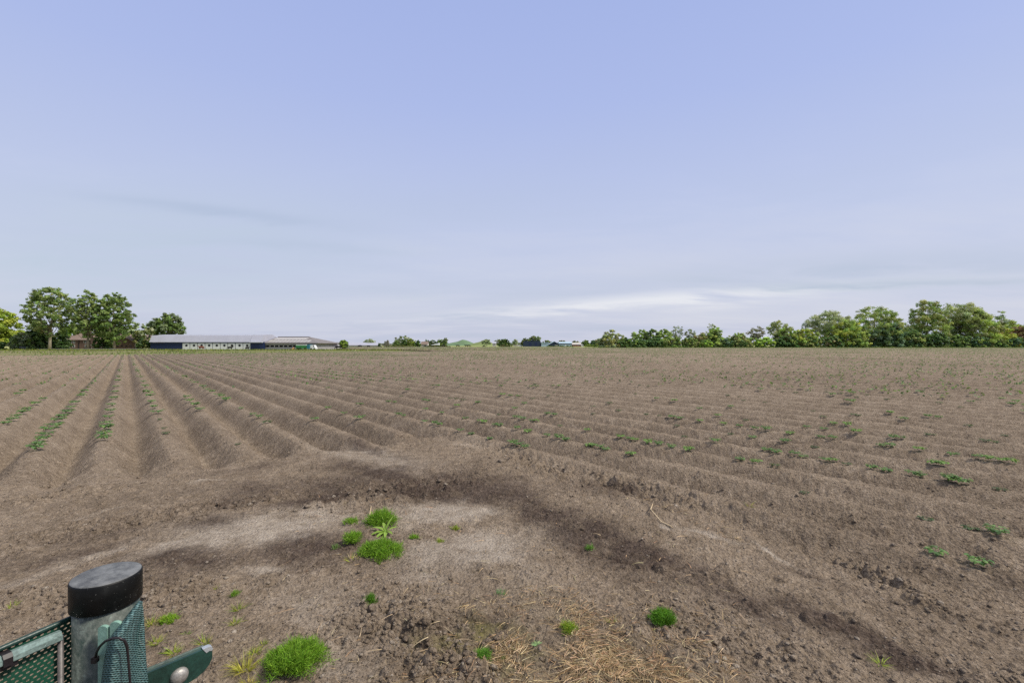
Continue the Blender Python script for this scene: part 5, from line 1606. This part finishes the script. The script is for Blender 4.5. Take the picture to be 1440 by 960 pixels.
def navy_shed():
    Y = 425.; x0, x1 = X(736, Y), X(760.5, Y); base = ((x0 + x1) / 2, Y, GZ)
    r = empty('shed', base, 'long dark navy shed with rounded roof edges under green trees', 'shed')
    zt = Zt(479.4, Y)
    m = MB(); m.prism([(x0, GZ), (x0, zt - 1.0), (x0 + .4, zt - .3), (x0 + 1.2, zt), (x1 - 1.2, zt), (x1 - .4, zt - .3), (x1, zt - 1.0), (x1, GZ)], Y, Y + 8); m.build('wall', M['navy_dark'], r, base)
    m = MB(); m.prism([(x0 + 1.0, zt + .02), (x0 + 1.4, zt + .25), (x1 - 1.4, zt + .25), (x1 - 1.0, zt + .02)], Y - .1, Y + 8.1); m.build('roof', M['navy_dark'], r, base)
    for px in (744, 752): boxpart(r, base, 'door', 'navy', X(px, Y), X(px + 3.5, Y), Y - .06, Y + .02, GZ, zt - 1.6)
navy_shed()

def blue_gable_barn():
    Y = 420.; x0, x1 = X(773, Y), X(786, Y); base = ((x0 + x1) / 2, Y, GZ)
    r = empty('barn', base, 'blue gabled barn with pale blue roof and long wing at right', 'barn')
    gable_front(x0, x1, Y, Y + 16, Zt(483.3, Y), Zt(480, Y)).build('wall', M['navy_dark'], r, base)
    gable_front_roof(x0, x1, Y, Y + 16, Zt(483.3, Y), Zt(479.8, Y), .2, .5).build('roof', M['lightblue'], r, base)
    boxpart(r, base, 'door', 'cream', X(780.2, Y), X(784.8, Y), Y - .06, Y + .02, GZ, Zt(484.9, Y))
    wx1 = X(804, Y + 3)
    shell_x(x1 + .6, wx1, Y + 3, Y + 13, Zt(482.5, Y), Zt(480.3, Y)).build('wing', M['lightblue'], r, base)
    boxpart(r, base, 'wing_band', 'navy_dark', x1 + .7, wx1 - .1, Y + 2.93, Y + 3.05, Zt(484.2, Y), Zt(482.8, Y))
    gable_roof_along_x(x1 + .6, wx1, Y + 3, Y + 13, Zt(482.5, Y), Zt(480.3, Y), .2, .3).build('wing_roof', M['lightblue'], r, base)
    boxpart(r, base, 'wing_door', 'white', X(795, Y), X(796.8, Y), Y + 2.9, Y + 3.06, GZ, Zt(484.6, Y))
    m = MB(); m.prism([(X(761.5, Y), GZ), (X(761.5, Y), Zt(483, Y)), (x0 - .6, Zt(482, Y)), (x0 - .6, GZ)], Y + 4, Y + 12); m.build('side_shed', M['lightblue'], r, base)
    m = MB(); m.prism([(X(761, Y), Zt(482.9, Y)), (X(761, Y), Zt(482.4, Y)), (x0 - .55, Zt(480.9, Y)), (x0 - .55, Zt(481.5, Y))], Y + 3.6, Y + 12.3); m.build('side_roof', M['lightblue'], r, base)
blue_gable_barn()

# clipped low hedges in front of the far farms
def clipped(px0, px1, top, Y, cols, label):
    T('hedge', label, 'hedge', px0, px1, top, Y, cols, 'flat', .0, 40, 16, .5, None, trunk=False, depth=2.)
clipped(762, 812, 486.0, 408, C_MID + C_DARK, 'thin clipped hedge along the foot of the blue gabled barn')
clipped(820, 846, 484.2, 380, C_LIME + C_MID, 'bright green low hedge between the far hut and the twiggy end bush')
clipped(699, 722, 485.4, 400, C_DARK + C_BROWN, 'dark low hedge at the foot of the broad dark tree')
clipped(538, 592, 485.8, 350, C_OLIVE + C_BROWN, 'low olive hedge below the garden trees')
clipped(592, 640, 485.9, 360, C_BROWN + C_DARK, 'thin dark hedge below the white sloping roof')

# ------------------------------------------------------------------ cattle
def cow_mesh(name, mat, graze=True):
    """one continuous skinned body"""
    P = [(0, 0, 1.0), (.45, 0, 1.03), (.85, 0, 1.05), (-.45, 0, 1.02), (-.80, 0, 1.08)]
    Rd = [(.36, .38), (.36, .38), (.28, .30), (.35, .37), (.26, .28)]
    E = [(0, 1), (1, 2), (0, 3), (3, 4)]
    def add(p, r, par):
        P.append(p); Rd.append((r, r)); E.append((par, len(P) - 1)); return len(P) - 1
    if graze:
        n = add((1.20, 0, .80), .17, 2); n = add((1.42, 0, .45), .14, n); n = add((1.50, 0, .20), .10, n)
    else:
        n = add((1.15, 0, 1.28), .18, 2); n = add((1.35, 0, 1.42), .15, n); n = add((1.62, 0, 1.28), .10, n)
    for sy in (-1, 1):
        k = add((.72, .20 * sy, .72), .13, 1); k = add((.74, .20 * sy, .38), .075, k); add((.72, .20 * sy, .03), .065, k)
        k = add((-.66, .20 * sy, .76), .16, 3); k = add((-.56, .21 * sy, .56), .10, k); k = add((-.72, .21 * sy, .38), .07, k); add((-.66, .21 * sy, .03), .065, k)
    k = add((-1.0, 0, 1.05), .04, 4); k = add((-1.06, 0, .75), .03, k); add((-1.06, 0, .45), .05, k)
    me = bpy.data.meshes.new(name); me.from_pydata(P, E, []); me.update()
    o = bpy.data.objects.new(name, me); COL.objects.link(o)
    o.modifiers.new('skin', 'SKIN')
    sv = me.skin_vertices[0].data
    for i, r in enumerate(Rd): sv[i].radius = r
    sv[0].use_root = True
    s = o.modifiers.new('sub', 'SUBSURF'); s.levels = 1; s.render_levels = 1
    dg = bpy.context.evaluated_depsgraph_get()
    ev = bpy.data.meshes.new_from_object(o.evaluated_get(dg))
    bpy.data.objects.remove(o); ev.name = name
    ev.materials.clear(); ev.materials.append(mat)
    ev.polygons.foreach_set('use_smooth', np.ones(len(ev.polygons), dtype=bool))
    return ev
cb = cow_mesh('cow', M['hide_black']); cw = cow_mesh('cow', M['hide_brown'], False); ch = cow_mesh('cow', M['hide_black'], False)
CG = 'cattle on the pasture beyond the field'
for me, px, Y, yaw, sc, lab in [
    (cw, 283.5, 160, 175, .95, 'brown cow standing before the white stall panels'),
    (ch, 323, 161, 10, .85, 'dark cow beside the seventh white stall panel'),
    (ch, 347.5, 161, 80, .8, 'dark cow seen end on before the last white stall panel'),
    (cb, 476, 176, 185, 1.0, 'black grazing cow left of the small round bright tree'),
    (cb, 484.5, 200, 10, .8, 'black cow behind the small round bright tree'),
    (cb, 506.5, 300, 170, 1.15, 'black grazing cow before the middle of the long grey shed'),
    (ch, 518.5, 305, 60, 1.0, 'black standing cow at the right part of the long grey shed'),
    (cb, 597.5, 330, 40, 1.0, 'black cow in front of the white-gabled house'),
    (cb, 624, 340, 180, 1.25, 'black grazing cow below the dark rounded tree'),
    (cb, 643.5, 345, 0, 1.15, 'black grazing cow below the left green mound'),
    (ch, 656, 345, 175, 1.2, 'black cow, left of a pair, between the two mounds'),
    (cb, 659, 348, 5, 1.2, 'black cow, right of a pair, between the two mounds'),
    (cb, 681, 345, 150, 1.0, 'black cow below the yellow green mound')]:
    o = bpy.data.objects.new('cow', me); COL.objects.link(o)
    o.location = (X(px, Y), Y, GZ + .03); o.rotation_euler = (0, 0, R(yaw)); o.scale = (sc, sc, sc)
    tag(o, lab, 'cow', CG)
